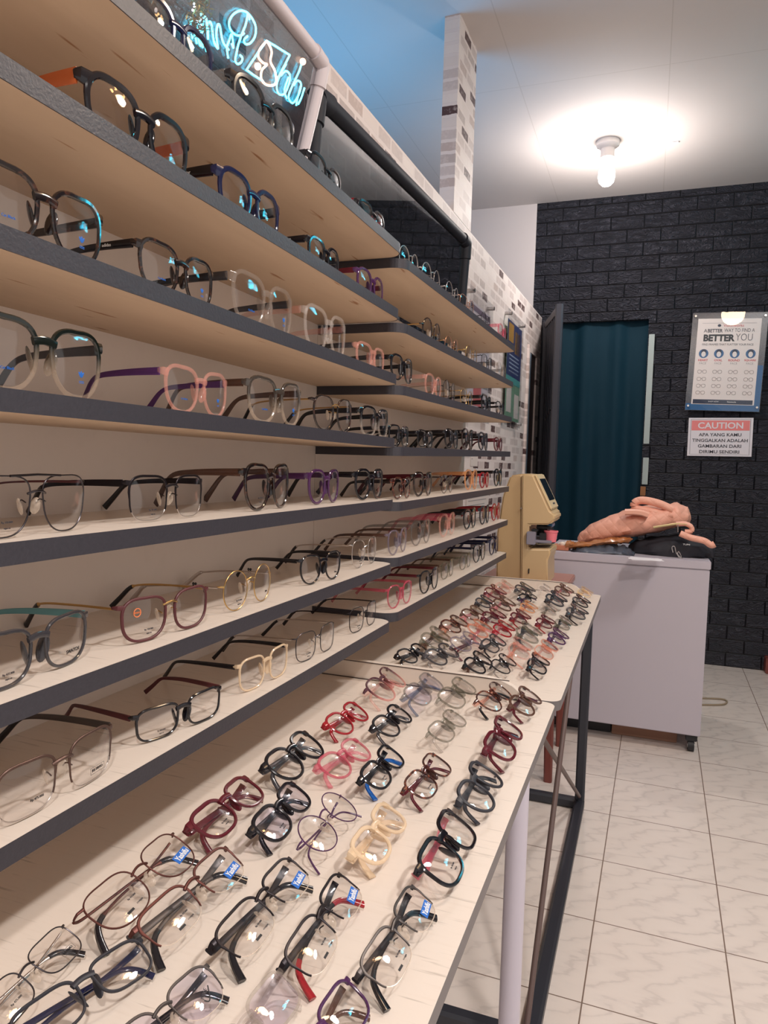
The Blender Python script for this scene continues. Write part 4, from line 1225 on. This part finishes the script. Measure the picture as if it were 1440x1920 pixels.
            bm.transform(M_); parts.append(('txt', obj('lens_print', bm, INK, None), il[1])); parts.append(('txt', text('lens_print', 'Rp 475.000', INKK, .0025, LM(-1, .006, -lh * .2), None), il[0]))
        elif o_ == 'nike':
            M_ = LM(1, .004, -lh * .16, .5); parts.append(('txt', text('lens_print', 'NIKE', INK, .0035, M_ @ Matrix.Translation((0, .003, 0)), None), il[1])); bm = nb()
            tube(bm, smoothpath([(-.006, .001, 0), (-.005, -.003, 0), (-.001, -.003, 0), (.009, .002, 0)], 5), 0, 6, flat=(.0006, .0002)); bm.transform(M_); parts.append(('txt', obj('lens_print', bm, INKK, None), il[1]))
        elif o_ == 'orangedot':
            M_ = LM(-1, -.012, lh * .22); bm = nb(); tube(bm, [(.004 * math.cos(2 * PI * k / 20), .004 * math.sin(2 * PI * k / 20), 0) for k in range(20)], .0005, 5, True); bm.transform(M_); parts.append(('txt', obj('lens_print', bm, mat('print_orange', (232, 130, 80), .6), None), il[0]))
            parts.append(('txt', text('lens_print', 'VINKA', MC['print_orange'], .0016, M_, None), il[0]))
    return parts, (xo, z0 + lh / 2, zh, yh)


NGL = 0


def place(parts, M, name, label, cat, group):
    global NGL
    t = thing(name, label, cat, (0, 0, 0), 0, group); t.matrix_world = M
    objs = [p[1] for p in parts]
    for k, (nm, o, par) in enumerate(parts):
        if o is None: continue
        if par is None: o.parent = t
        elif par == 0: o.parent = t if k else t
        else: o.parent = objs[par] if objs[par] is not None else t
    NGL += 1
    return t


def zshelf(code, y):
    k = int(code[1])
    if code[0] == 'S': return ZS[k]
    za, zb = ZR[k]; return za + (zb - za) * (y - YE) / (Y1 - YE)


NTH = ['leftmost', 'second from left', 'third from left', 'fourth from left', 'fifth from left', 'sixth from left', 'seventh from left', 'eighth from left']
# lower shelves: where the two rims touch the shelf, left and right lens
FOOT = {('S6', 0): ((5, 1295), (126, 1246)), ('S6', 1): ((270, 1203), (359, 1177)), ('S6', 2): ((442, 1145), (492, 1127)), ('S6', 3): ((582, 1096), (624, 1086)), ('S6', 4): ((672, 1065), (697, 1056)),
 ('S7', 0): ((53, 1533), (171, 1467)), ('S7', 1): ((296, 1386), (383, 1352)), ('S7', 2): ((473, 1293), (522, 1269)), ('S7', 3): ((574, 1239), (613, 1220)), ('S7', 4): ((669, 1185), (696, 1171)),
 ('S5', 0): ((5, 1010), (121, 996)), ('S5', 1): ((280, 978), (354, 970)), ('S5', 2): ((481, 958), (527, 952)), ('S5', 3): ((593, 946), (625, 942)),
 ('R7', 0): ((738, 1141), (763, 1131)), ('R7', 1): ((796, 1113), (815, 1104)), ('R6', 0): ((737, 1041), (756, 1034))}
XG = {k + str(i): -.474 for k in 'SR' for i in range(1, 8)}
# shelf, left end px, right end px, kind, shape, front, temples, look, options, yaw
G = [
 ('S1', 250, -35, 400, 130, 'bold', 'panto', 'navy', 'darkgrey', 'dark blue thick-rimmed glasses', (), 0),
 ('S1', 437, 140, 553, 232, 'bold', 'panto', 'fadebk2', 'clearg', 'clear thick glasses with dark brow', (), 0),
 ('S1', 580, 262, 643, 326, 'bold', 'panto', 'black', 'black', 'glossy black thick-rimmed glasses', ('tt:CHANEL',), 0),
 ('S1', 674, 354, 722, 402, 'bold', 'square', 'fadebkp', 'red', 'black-and-red glasses with red temples', (), 0),
 ('R1', 751, 460, 786, 492, 'metal', 'round', 'silver', 'silver', 'silver wire round glasses', (), 0),
 ('R1', 793, 500, 826, 529, 'metal', 'round', 'silver', 'silver', 'thin pale wire round glasses', (), 0),
 ('R1', 835, 540, 863, 562, 'metal', 'round', 'silver', 'silver', 'thin silver round glasses', (), 0),
 ('R1', 864, 563, 889, 584, 'metal', 'panto', 'rosegold', 'silver', 'pale rose wire glasses', (), 0),
 ('R1', 897, 590, 926, 612, 'metal', 'round', 'blackmet', 'blackmet', 'thin black round glasses', (), 0),
 ('R1', 930, 616, 954, 634, 'acetate', 'panto', 'pink', 'pink', 'translucent pink glasses', (), 0),
 ('S2', 160, 152, 355, 275, 'bold', 'panto', 'black', 'orangey', 'large black glasses with orange temples', ('clearpadx',), 0),
 ('S2', 411, 320, 526, 402, 'bold', 'panto', 'navy', 'black', 'glossy black-and-navy glasses', ('tt:Dior',), 0),
 ('S2', 580, 436, 638, 478, 'bold', 'panto', 'black', 'black', 'plain black thick glasses', ('tt:CHANEL',), 0),
 ('S2', 671, 510, 721, 542, 'acetate', 'panto', 'purple', 'burg', 'plum translucent glasses', (), 0),
 ('R2', 782, 606, 836, 632, 'combo', 'round', 'tort', 'gold', 'tortoiseshell round glasses with gold bridge', (), 0),
 ('R2', 837, 636, 859, 650, 'metal', 'round', 'rosegold', 'gold', 'gold wire round glasses', (), 0),
 ('R2', 872, 652, 898, 666, 'metal', 'round', 'gold', 'gold', 'fine bronze wire round glasses', (), 0),
 ('R2', 902, 668, 925, 684, 'metal', 'panto', 'blackmet', 'blackmet', 'black wire glasses', (), 0),
 ('R2', 930, 688, 951, 702, 'acetate', 'square', 'clearg', 'grey', 'smoky clear square glasses', (), 0),
 ('S3', -62, 345, 196, 425, 'acetate', 'over', 'tort', 'tort', 'oversized dark tortoiseshell glasses', ('trefoil',), 0),
 ('S3', 262, 452, 403, 500, 'acetate', 'over', 'tort', 'black', 'dark brown glasses with black lettered temple', ('tt:adidas', 'trefoil'), 0),
 ('S3', 435, 532, 553, 570, 'acetate', 'over', 'clearg', 'darkgrey', 'smoky clear glasses with dark lettered temple', ('tt:adidas', 'trefoil'), 0),
 ('S3', 568, 592, 655, 622, 'acetate', 'over', 'clear', 'clearp', 'colourless crystal glasses', (), 0),
 ('S3', 671, 648, 722, 668, 'acetate', 'soft', 'clearp', 'darkgrey', 'pale clear glasses with dark temple', (), 0),
 ('S3', 735, 680, 774, 698, 'acetate', 'panto', 'black', 'black', 'black oval glasses', (), 0),
 ('R3', 799, 703, 829, 716, 'acetate', 'panto', 'clearp', 'clearp', 'clear pink glasses', (), 0),
 ('R3', 830, 716, 857, 730, 'metal', 'round', 'blackmet', 'silver', 'thin dark round glasses', (), 0),
 ('R3', 866, 732, 886, 742, 'metal', 'panto', 'gold', 'gold', 'pale gold wire glasses', (), 0),
 ('R3', 899, 745, 926, 755, 'acetate', 'soft', 'black', 'black', 'black glasses with clear lower rims', (), 0),
 ('R3', 926, 752, 951, 762, 'half', 'soft', 'blackmet', 'blackmet', 'dark half-rim glasses', (), 0),
 ('S4', -66, 640, 196, 655, 'acetate', 'over', 'fadebk', 'darkgrey', 'oversized black-green glasses fading to clear', ('trefoil',), 0),
 ('S4', 318, 690, 424, 708, 'acetate', 'over', 'clearp', 'purm', 'clear pink glasses with purple temples', ('trefoil',), 0),
 ('S4', 468, 725, 566, 742, 'acetate', 'over', 'fadegr', 'brown', 'brown-to-clear glasses with dark lettered temple', ('tt:adidas', 'trefoil'), 0),
 ('S4', 588, 758, 662, 772, 'combo', 'panto', 'tort', 'gold', 'dark brown glasses with thin gold temples', (), 0),
 ('S4', 677, 768, 731, 780, 'acetate', 'square', 'fadebk2', 'black', 'black-browed glasses with clear lower rims', (), 0),
 ('R4', 733, 796, 766, 806, 'acetate', 'square', 'black', 'black', 'black glasses behind the shelf step', (), 0),
 ('R4', 786, 800, 812, 810, 'acetate', 'soft', 'black', 'black', 'black thick-templed glasses', (), 0),
 ('R4', 836, 812, 860, 820, 'acetate', 'panto', 'black', 'black', 'plain black oval glasses', (), 0),
 ('R4', 866, 815, 889, 822, 'acetate', 'panto', 'tort', 'black', 'dark brown oval glasses', (), 0),
 ('R4', 898, 820, 916, 826, 'acetate', 'panto', 'matte', 'black', 'small black oval glasses', (), 0),
 ('R4', 929, 825, 941, 830, 'acetate', 'panto', 'burg', 'burg', 'wine red glasses', (), 0),
 ('S5', -92, 925, 163, 925, 'metal', 'aviator', 'gun', 'burgm', 'dark metal double-bridge glasses', ('double', 'price:Rp 550.000', 'plastictemple'), 0),
 ('S5', 243, 925, 375, 922, 'half', 'square', 'blackmet', 'blackmet', 'black-browed half-rim glasses', ('price:Rp 785.000', 'sleeve', 'silverwire'), 0),
 ('S5', 455, 912, 543, 905, 'acetate', 'over', 'tort', 'brown', 'dark tortoiseshell oval glasses with dark pads', ('price:Rp 450.000',), 0),
 ('S5', 576, 905, 638, 902, 'acetate', 'panto', 'purple', 'purple', 'dark purple oval glasses', (), 0),
 ('S5', 667, 902, 720, 900, 'acetate', 'panto', 'black', 'black', 'black oval glasses with dark pads', (), 0),
 ('R5', 739, 905, 770, 904, 'acetate', 'panto', 'tortl', 'tort', 'reddish tortoiseshell glasses', (), 0),
 ('R5', 777, 903, 811, 902, 'acetate', 'panto', 'tort', 'burg', 'dark brown glasses with burgundy pads', (), 0),
 ('R5', 827, 904, 851, 903, 'metal', 'panto', 'gun', 'gun', 'thin grey wire glasses', (), 0),
 ('R5', 873, 900, 895, 898, 'acetate', 'panto', 'orange', 'orange', 'pale orange glasses', (), 0),
 ('R5', 901, 896, 917, 895, 'acetate', 'panto', 'red', 'burg', 'red glasses with dark temples', (), 0),
 ('R5', 926, 894, 943, 893, 'acetate', 'panto', 'black', 'black', 'black glasses', (), 0),
 ('S6', -72, 1200, 166, 1182, 'thin', 'soft', 'darkgrey', 'teal', 'dark speckled glasses with teal temples', ('price:Rp 625.000', 'l2:SWATCH'), .05),
 ('S6', 224, 1148, 391, 1122, 'combo', 'soft', 'burgm', 'gold', 'matte burgundy glasses with gold bridge', ('goldbridge', 'orangedot', 'price:Rp 350.000', 'tip:black'), .16),
 ('S6', 418, 1102, 509, 1082, 'metal', 'round', 'gold', 'silver', 'thin gold round glasses with flower temples', ('price:Rp 425.000', 'l2:Jade', 'flower', 'tip:silver'), .05),
 ('S6', 560, 1062, 640, 1046, 'thin', 'panto', 'black', 'black', 'black oval glasses with dark green temple', ('l2:Swan',), .1),
 ('S6', 664, 1030, 705, 1020, 'metal', 'panto', 'silver', 'silver', 'fine silver wire glasses', ('price:Rp 425.000',), 0),
 ('R6', 726, 1010, 764, 1003, 'thin', 'panto', 'lilac', 'brown', 'lilac-grey oval glasses', (), 0),
 ('R6', 772, 998, 808, 990, 'thin', 'panto', 'grey', 'grey', 'smoke grey square glasses', (), 0),
 ('R6', 825, 985, 854, 979, 'acetate', 'panto', 'clearp', 'pink', 'translucent pale pink glasses', (), 0),
 ('R6', 868, 975, 895, 969, 'acetate', 'panto', 'black', 'black', 'thick black oval glasses', (), 0),
 ('R6', 898, 969, 920, 965, 'acetate', 'panto', 'matte', 'red', 'black glasses with red temples', (), 0),
 ('R6', 919, 962, 941, 958, 'acetate', 'round', 'red', 'red', 'small red round glasses', (), 0),
 ('S7', -8, 1440, 212, 1385, 'half', 'square', 'brownmet', 'greymet', 'brown metal half-rim glasses', ('dinso', 'sleeve', 'silverwire'), .02),
 ('S7', 240, 1345, 410, 1292, 'thin', 'rect', 'black', 'burgm', 'black glasses with dark red temples', ('price:Rp 820.000',), .12),
 ('S7', 442, 1262, 536, 1222, 'thin', 'square', 'cream', 'black', 'beige gold square glasses with black temples', (), .08),
 ('S7', 555, 1205, 626, 1178, 'metal', 'square', 'gun', 'silver', 'thin silver square glasses', ('price:Rp 425.000',), .05),
 ('S7', 654, 1155, 706, 1138, 'metal', 'square', 'blackmet', 'blackmet', 'thin black metal square glasses', ('price:Rp 325.000',), .05),
 ('R7', 728, 1120, 773, 1102, 'thin', 'panto', 'rose', 'rose', 'translucent rose pink glasses', (), .05),
 ('R7', 788, 1090, 822, 1078, 'thin', 'panto', 'black', 'burg', 'black round glasses', (), .05),
 ('R7', 828, 1070, 852, 1060, 'thin', 'square', 'olive', 'brown', 'olive brown square glasses', (), 0),
 ('R7', 864, 1052, 883, 1045, 'thin', 'square', 'olive', 'olive', 'translucent olive square glasses', (), 0),
 ('R7', 887, 1035, 912, 1028, 'thin', 'panto', 'black', 'navy', 'black glasses with navy pads', (), 0),
 ('R7', 918, 1024, 935, 1020, 'acetate', 'panto', 'navy', 'navy', 'navy blue glasses', (), 0),
]
cnt = {}
for (code, uL, vL, uR, vR, kind, shp, fm, tm, look, opts, yaw) in G:
    X = XG[code]
    a = hx(uL, vL, X); b = hx(uR, vR, X)
    wpx = b.y - a.y; yc = (a.y + b.y) / 2
    near = code[0] == 'S'
    parts, (xo, ztop, zh, yh) = make_glasses(kind, shp, FM[fm], FM[tm], detail=near, opts=opts)
    s = wpx / (2 * xo); s = max(.86, min(1.12, s))
    z = zshelf(code, yc) + .0006
    XC = X; yaw = 0; kk = (code, cnt.get(code, 0)); cxl = xo - SHAPES[shp][0] / 2000 - .006
    if kk in FOOT:
        (p, q) = FOOT[kk]; A1 = hz(p[0], p[1], z); B1 = hz(q[0], q[1], z); dd_ = B1 - A1
        s = max(.92, min(1.08, dd_.length / (2 * cxl))); yaw = max(-.2, min(.1, math.atan2(-dd_.x, dd_.y))); XC = (A1.x + B1.x) / 2; yc = (A1.y + B1.y) / 2
    XC += KB * cxl * cxl * s
    depth_ok = (XC - XB - .004) / (yh + .128)
    k = cnt.get(code, 0); cnt[code] = k + 1
    M = Matrix.Translation((XC, yc, z)) @ Matrix.Rotation(PI / 2 + (yaw if kk in FOOT else random.uniform(-.05, .03)), 4, 'Z') @ Matrix.Diagonal((s, min(s, depth_ok), s, 1))
    unit = 'near' if near else 'far'
    place(parts, M, 'eyeglasses', '%s, %s on the %s unit\'s %s shelf' % (look, NTH[k], unit, ORD[int(code[1])]), 'glasses', 'glasses on the %s unit, %s shelf' % (unit, ORD[int(code[1])]))

# table glasses: row (1 = by the wall .. 5 = by the table edge), near-lens centre, far-lens centre
T1 = [
 (1, 14, 1870, 95.5, 1786.5, 'metal', 'rect', 'gun', 'silver', 'thin brown wire glasses', ('dinso',)),
 (2, 101, 1898, 224, 1814, 'thin', 'rect', 'matte', 'navy', 'matte black glasses with navy temples', ()),
 (3, 262, 1958, 364.6, 1866, 'half', 'soft', 'greymet', 'black', 'dark half-rim glasses with swoosh print', ('nike', 'coated')),
 (4, 430, 1985, 510, 1883, 'thin', 'rect', 'clearg', 'clearg', 'smoky transparent glasses', ('coated',)),
 (5, 575, 2000, 639, 1905, 'thin', 'rect', 'purple', 'brown', 'purple-brown glasses', ()),
 (1, 224, 1682, 312.5, 1604, 'metal', 'soft', 'bronze', 'bronze', 'matte bronze glasses with blue lens sticker', ('yashifu', 'sleeve')),
 (2, 324.6, 1712, 410, 1632, 'half', 'rect', 'bronze', 'greymet', 'bronze half-rim glasses with blue sticker', ('yashifu', 'sleeve')),
 (3, 465, 1733, 536, 1651, 'half', 'rect', 'blackmet', 'blackmet', 'black half-rim glasses with blue sticker', ('yashifu', 'sleeve')),
 (4, 587.6, 1767, 639, 1681, 'half', 'rect', 'blackmet', 'blackmet', 'black half-rim glasses with red tips', ('yashifu', 'tip:red', 'sleeve')),
 (5, 727.5, 1789, 777, 1705, 'half', 'rect', 'greymet', 'blackmet', 'grey-brown half-rim glasses with blue sticker', ('yashifu', 'sleeve')),
 (1, 404.6, 1537, 461.4, 1486, 'acetate', 'soft', 'burg', 'burg', 'glossy burgundy glasses', ('price:Rp 325.000',)),
 (2, 513.4, 1545, 554.5, 1496, 'acetate', 'soft', 'black', 'black', 'glossy black square glasses', ('coated', 'price:Rp 325.000')),
 (3, 594.8, 1558, 633, 1512, 'metal', 'round', 'purple', 'purple', 'thin dark round glasses', ('plastictemple',)),
 (4, 700.8, 1587, 732.7, 1537, 'bold', 'soft', 'cream', 'cream', 'cream translucent glasses', ('l2:Z',)),
 (5, 829.5, 1617.4, 858.8, 1556, 'acetate', 'square', 'black', 'rose', 'black square glasses with pink temples', ('price:Rp 425.000', 'tip:clear', 'sleeve')),
 (1, 536.4, 1434, 578.7, 1398, 'acetate', 'panto', 'black', 'darkgrey', 'glossy black oval glasses', ()),
 (2, 630, 1436.5, 670.5, 1407, 'acetate', 'panto', 'rose', 'pink', 'translucent pink glasses', ()),
 (3, 707.5, 1454.7, 735, 1420, 'acetate', 'soft', 'black', 'black', 'black glasses with blue tips', ('tip:blue', 'sleeve', 'price:Rp 325.000')),
 (4, 791, 1470, 819.5, 1434.5, 'thin', 'soft', 'tortl', 'burg', 'brown square glasses with dark tips', ('tip:black', 'price:Rp 325.000')),
 (5, 895, 1494.5, 913, 1453.5, 'acetate', 'panto', 'matte', 'matte', 'matte black oval glasses with lens lettering', ('l2:Dior',)),
 (1, 640, 1357, 668.5, 1336, 'acetate', 'panto', 'red', 'red', 'red glasses with looped bridge', ()),
 (2, 726.5, 1362, 750.6, 1339.5, 'acetate', 'panto', 'black', 'darkgrey', 'black oval glasses with curled tips', ()),
 (4, 829, 1371, 852.5, 1347, 'thin', 'soft', 'olive', 'clearg', 'olive-grey transparent glasses', ()),
 (5, 940, 1400, 955, 1366, 'acetate', 'soft', 'burg', 'burg', 'burgundy translucent glasses', ()),
 (1, 715, 1292, 736, 1270, 'thin', 'panto', 'fadepk', 'clearp', 'plum-to-rose transparent glasses', ()),
 (2, 785, 1301, 809, 1279, 'thin', 'soft', 'grey', 'bluegrey', 'grey glasses with blue-grey temples', ('coated',)),
 (3, 848.5, 1308, 870, 1286, 'thin', 'soft', 'olive', 'clearg', 'smoke grey transparent glasses', ()),
 (4, 918, 1314.5, 939, 1296, 'thin', 'panto', 'tortl', 'peach', 'reddish tortoiseshell glasses', ('tip:black', 'sleeve')),
 (5, 980.6, 1324, 995.5, 1304, 'acetate', 'panto', 'brown', 'burg', 'dark brown oval glasses', ()),
]
T2 = [
 (1, 766.7, 1230, 788.5, 1220, 'acetate', 'panto', 'black', 'black', 'black glasses against the end rail'), (1, 813, 1204, 828.5, 1188.5, 'acetate', 'panto', 'olive', 'brown', 'grey-brown glasses'),
 (1, 847, 1175, 863, 1164.6, 'acetate', 'panto', 'tortl', 'peach', 'brown and peach glasses'), (1, 883, 1153, 898, 1145, 'acetate', 'panto', 'brown', 'pink', 'brown and pink glasses'),
 (1, 906.7, 1131, 915, 1124, 'acetate', 'panto', 'matte', 'black', 'dark grey glasses'), (1, 925.6, 1113.5, 937, 1105, 'acetate', 'panto', 'burg', 'pink', 'burgundy and pink glasses'), (1, 944, 1103, 954, 1095.5, 'acetate', 'soft', 'clearp', 'clearp', 'pale pink clear glasses'),
 (2, 819, 1233, 843, 1220, 'acetate', 'panto', 'darkgrey', 'grey', 'dark smoke glasses'), (2, 864, 1207, 886, 1196, 'thin', 'round', 'lilac', 'burg', 'lilac round glasses'), (2, 896.5, 1183.5, 907, 1172, 'acetate', 'round', 'peach', 'pink', 'peach round glasses'),
 (2, 922.7, 1159, 935, 1150, 'acetate', 'panto', 'burg', 'burg', 'wine red glasses'), (2, 943, 1135, 953, 1126.7, 'acetate', 'panto', 'brown', 'pink', 'brown-pink transparent glasses'),
 (3, 892, 1249, 906.7, 1234.6, 'acetate', 'panto', 'black', 'brown', 'black oval glasses'), (3, 921, 1211, 934, 1201, 'acetate', 'square', 'darkgrey', 'black', 'dark grey square glasses'), (3, 943, 1183.5, 951, 1173, 'acetate', 'panto', 'red', 'pink', 'red and pink glasses'),
 (3, 973.8, 1160, 982.5, 1151.5, 'acetate', 'panto', 'burg', 'red', 'burgundy glasses with red temples'), (3, 990, 1141, 997, 1134, 'acetate', 'panto', 'orange', 'peach', 'orange transparent glasses'), (3, 985.4, 1122, 997, 1116.5, 'acetate', 'soft', 'black', 'purple', 'black glasses with plum temples'),
 (3, 982.5, 1107.7, 991, 1100.4, 'acetate', 'panto', 'darkgrey', 'grey', 'smoky dark glasses'),
 (4, 940, 1249, 951, 1238, 'thin', 'panto', 'black', 'grey', 'thin black glasses with one open temple'), (4, 973.7, 1221.5, 981, 1205.4, 'thin', 'soft', 'clearp', 'peach', 'peach clear glasses'), (4, 989.8, 1192, 998.5, 1179, 'acetate', 'panto', 'olive', 'darkgrey', 'grey-green glasses'),
 (4, 1021.9, 1169, 1029, 1162, 'acetate', 'panto', 'burg', 'red', 'dark red glasses'), (4, 1030.6, 1145.6, 1036, 1139, 'acetate', 'panto', 'clearg', 'olive', 'pale olive clear glasses'), (4, 1040.8, 1126.7, 1049.6, 1118, 'acetate', 'panto', 'matte', 'black', 'black glasses'),
 (4, 1022, 1106, 1028, 1100, 'acetate', 'soft', 'clear', 'clear', 'colourless clear glasses'), (4, 1055.4, 1109, 1064, 1103, 'acetate', 'panto', 'brown', 'pink', 'brown and rose glasses'),
 (5, 1008.7, 1249, 1014.6, 1237, 'acetate', 'square', 'black', 'black', 'black square glasses'), (5, 1020.4, 1223, 1030.6, 1210, 'thin', 'soft', 'peach', 'clearp', 'clear peach-pink glasses'), (5, 1045, 1198, 1053, 1188, 'acetate', 'panto', 'purple', 'purple', 'purple glasses'),
 (5, 1055.4, 1172, 1062, 1163, 'acetate', 'soft', 'olive', 'black', 'dark olive glasses'), (5, 1081, 1151, 1088, 1142, 'acetate', 'panto', 'darkgrey', 'black', 'dark grey glasses'), (5, 1089, 1130, 1095, 1123, 'acetate', 'panto', 'black', 'grey', 'black glasses'),
 (5, 1096, 1112.5, 1102, 1106.5, 'acetate', 'soft', 'pale', 'pale', 'pale yellow clear glasses'),
]
ROWN = ['', 'wall-side row', 'second row', 'middle row', 'fourth row', 'aisle-side row']
NN = ['nearest', 'second nearest', 'third nearest', 'fourth nearest', 'fifth nearest', 'sixth nearest', 'seventh nearest', 'eighth nearest']
TILT = math.radians(62)
for tn, T in (('near', T1), ('far', T2)):
    cnt = {}
    for row in sorted(T, key=lambda r: (r[0], -r[2])):
        r_, ua, va, ub, vb, kind, shp, fm, tm, look = row[:10]; opts = row[10] if len(row) > 10 else ()
        a = hz(ua, va, ZT + .012); b = hz(ub, vb, ZT + .012)
        c = (a + b) / 2; dv = b - a; yaw = math.atan2(-dv.x, dv.y)
        yaw = max(-.45, min(.45, yaw))
        parts, (xo, ztop, zh, yh) = make_glasses(kind, shp, FM[fm], FM[tm], folded=True, detail=(tn == 'near'), opts=opts)
        lw = SHAPES[shp][0] / 1000; cx = xo - lw / 2 - .006
        s = dv.length / (2 * cx); s = max(.84, min(1.12, s))
        tilt = TILT + random.uniform(-.05, .05)
        # lens centre -> (0,0,z0); tilt back about the rim bottom (local x axis), brow towards the wall
        z0 = SHAPES[shp][1] / 2000 + .003
        base = Matrix.Rotation(PI / 2 + yaw, 4, 'Z') @ Matrix.Rotation(-tilt, 4, 'X') @ Matrix.Diagonal((s, s, s, 1))
        cen = base @ Vector((0, KB * cx * cx, z0))
        # lowest point of the parts decides the height
        lo = min((base @ v.co).z for p in parts if p[1] is not None and p[0] in ('f', 'temple', 'temple_tip') for v in p[1].data.vertices)
        zc = ZT + .0005 - lo + cen.z; c = (hz(ua, va, zc) + hz(ub, vb, zc)) / 2
        M = Matrix.Translation((c.x - cen.x, c.y - cen.y, ZT + .0005 - lo)) @ base
        # keep clear of the end rail
        far_y = max((M @ v.co).y for p in parts if p[1] is not None for v in p[1].data.vertices); lim = (YE - .018) if tn == 'near' else 2.458
        if far_y > lim: M = Matrix.Translation((0, lim - far_y, 0)) @ M
        k = cnt.get(r_, 0); cnt[r_] = k + 1
        place(parts, M, 'eyeglasses', 'folded %s, %s in %s %s table' % (look, NN[k], ROWN[r_], tn), 'glasses', 'folded glasses on the %s display table' % tn)
# small flowers on the temples of the gold round pair
print('glasses', NGL)
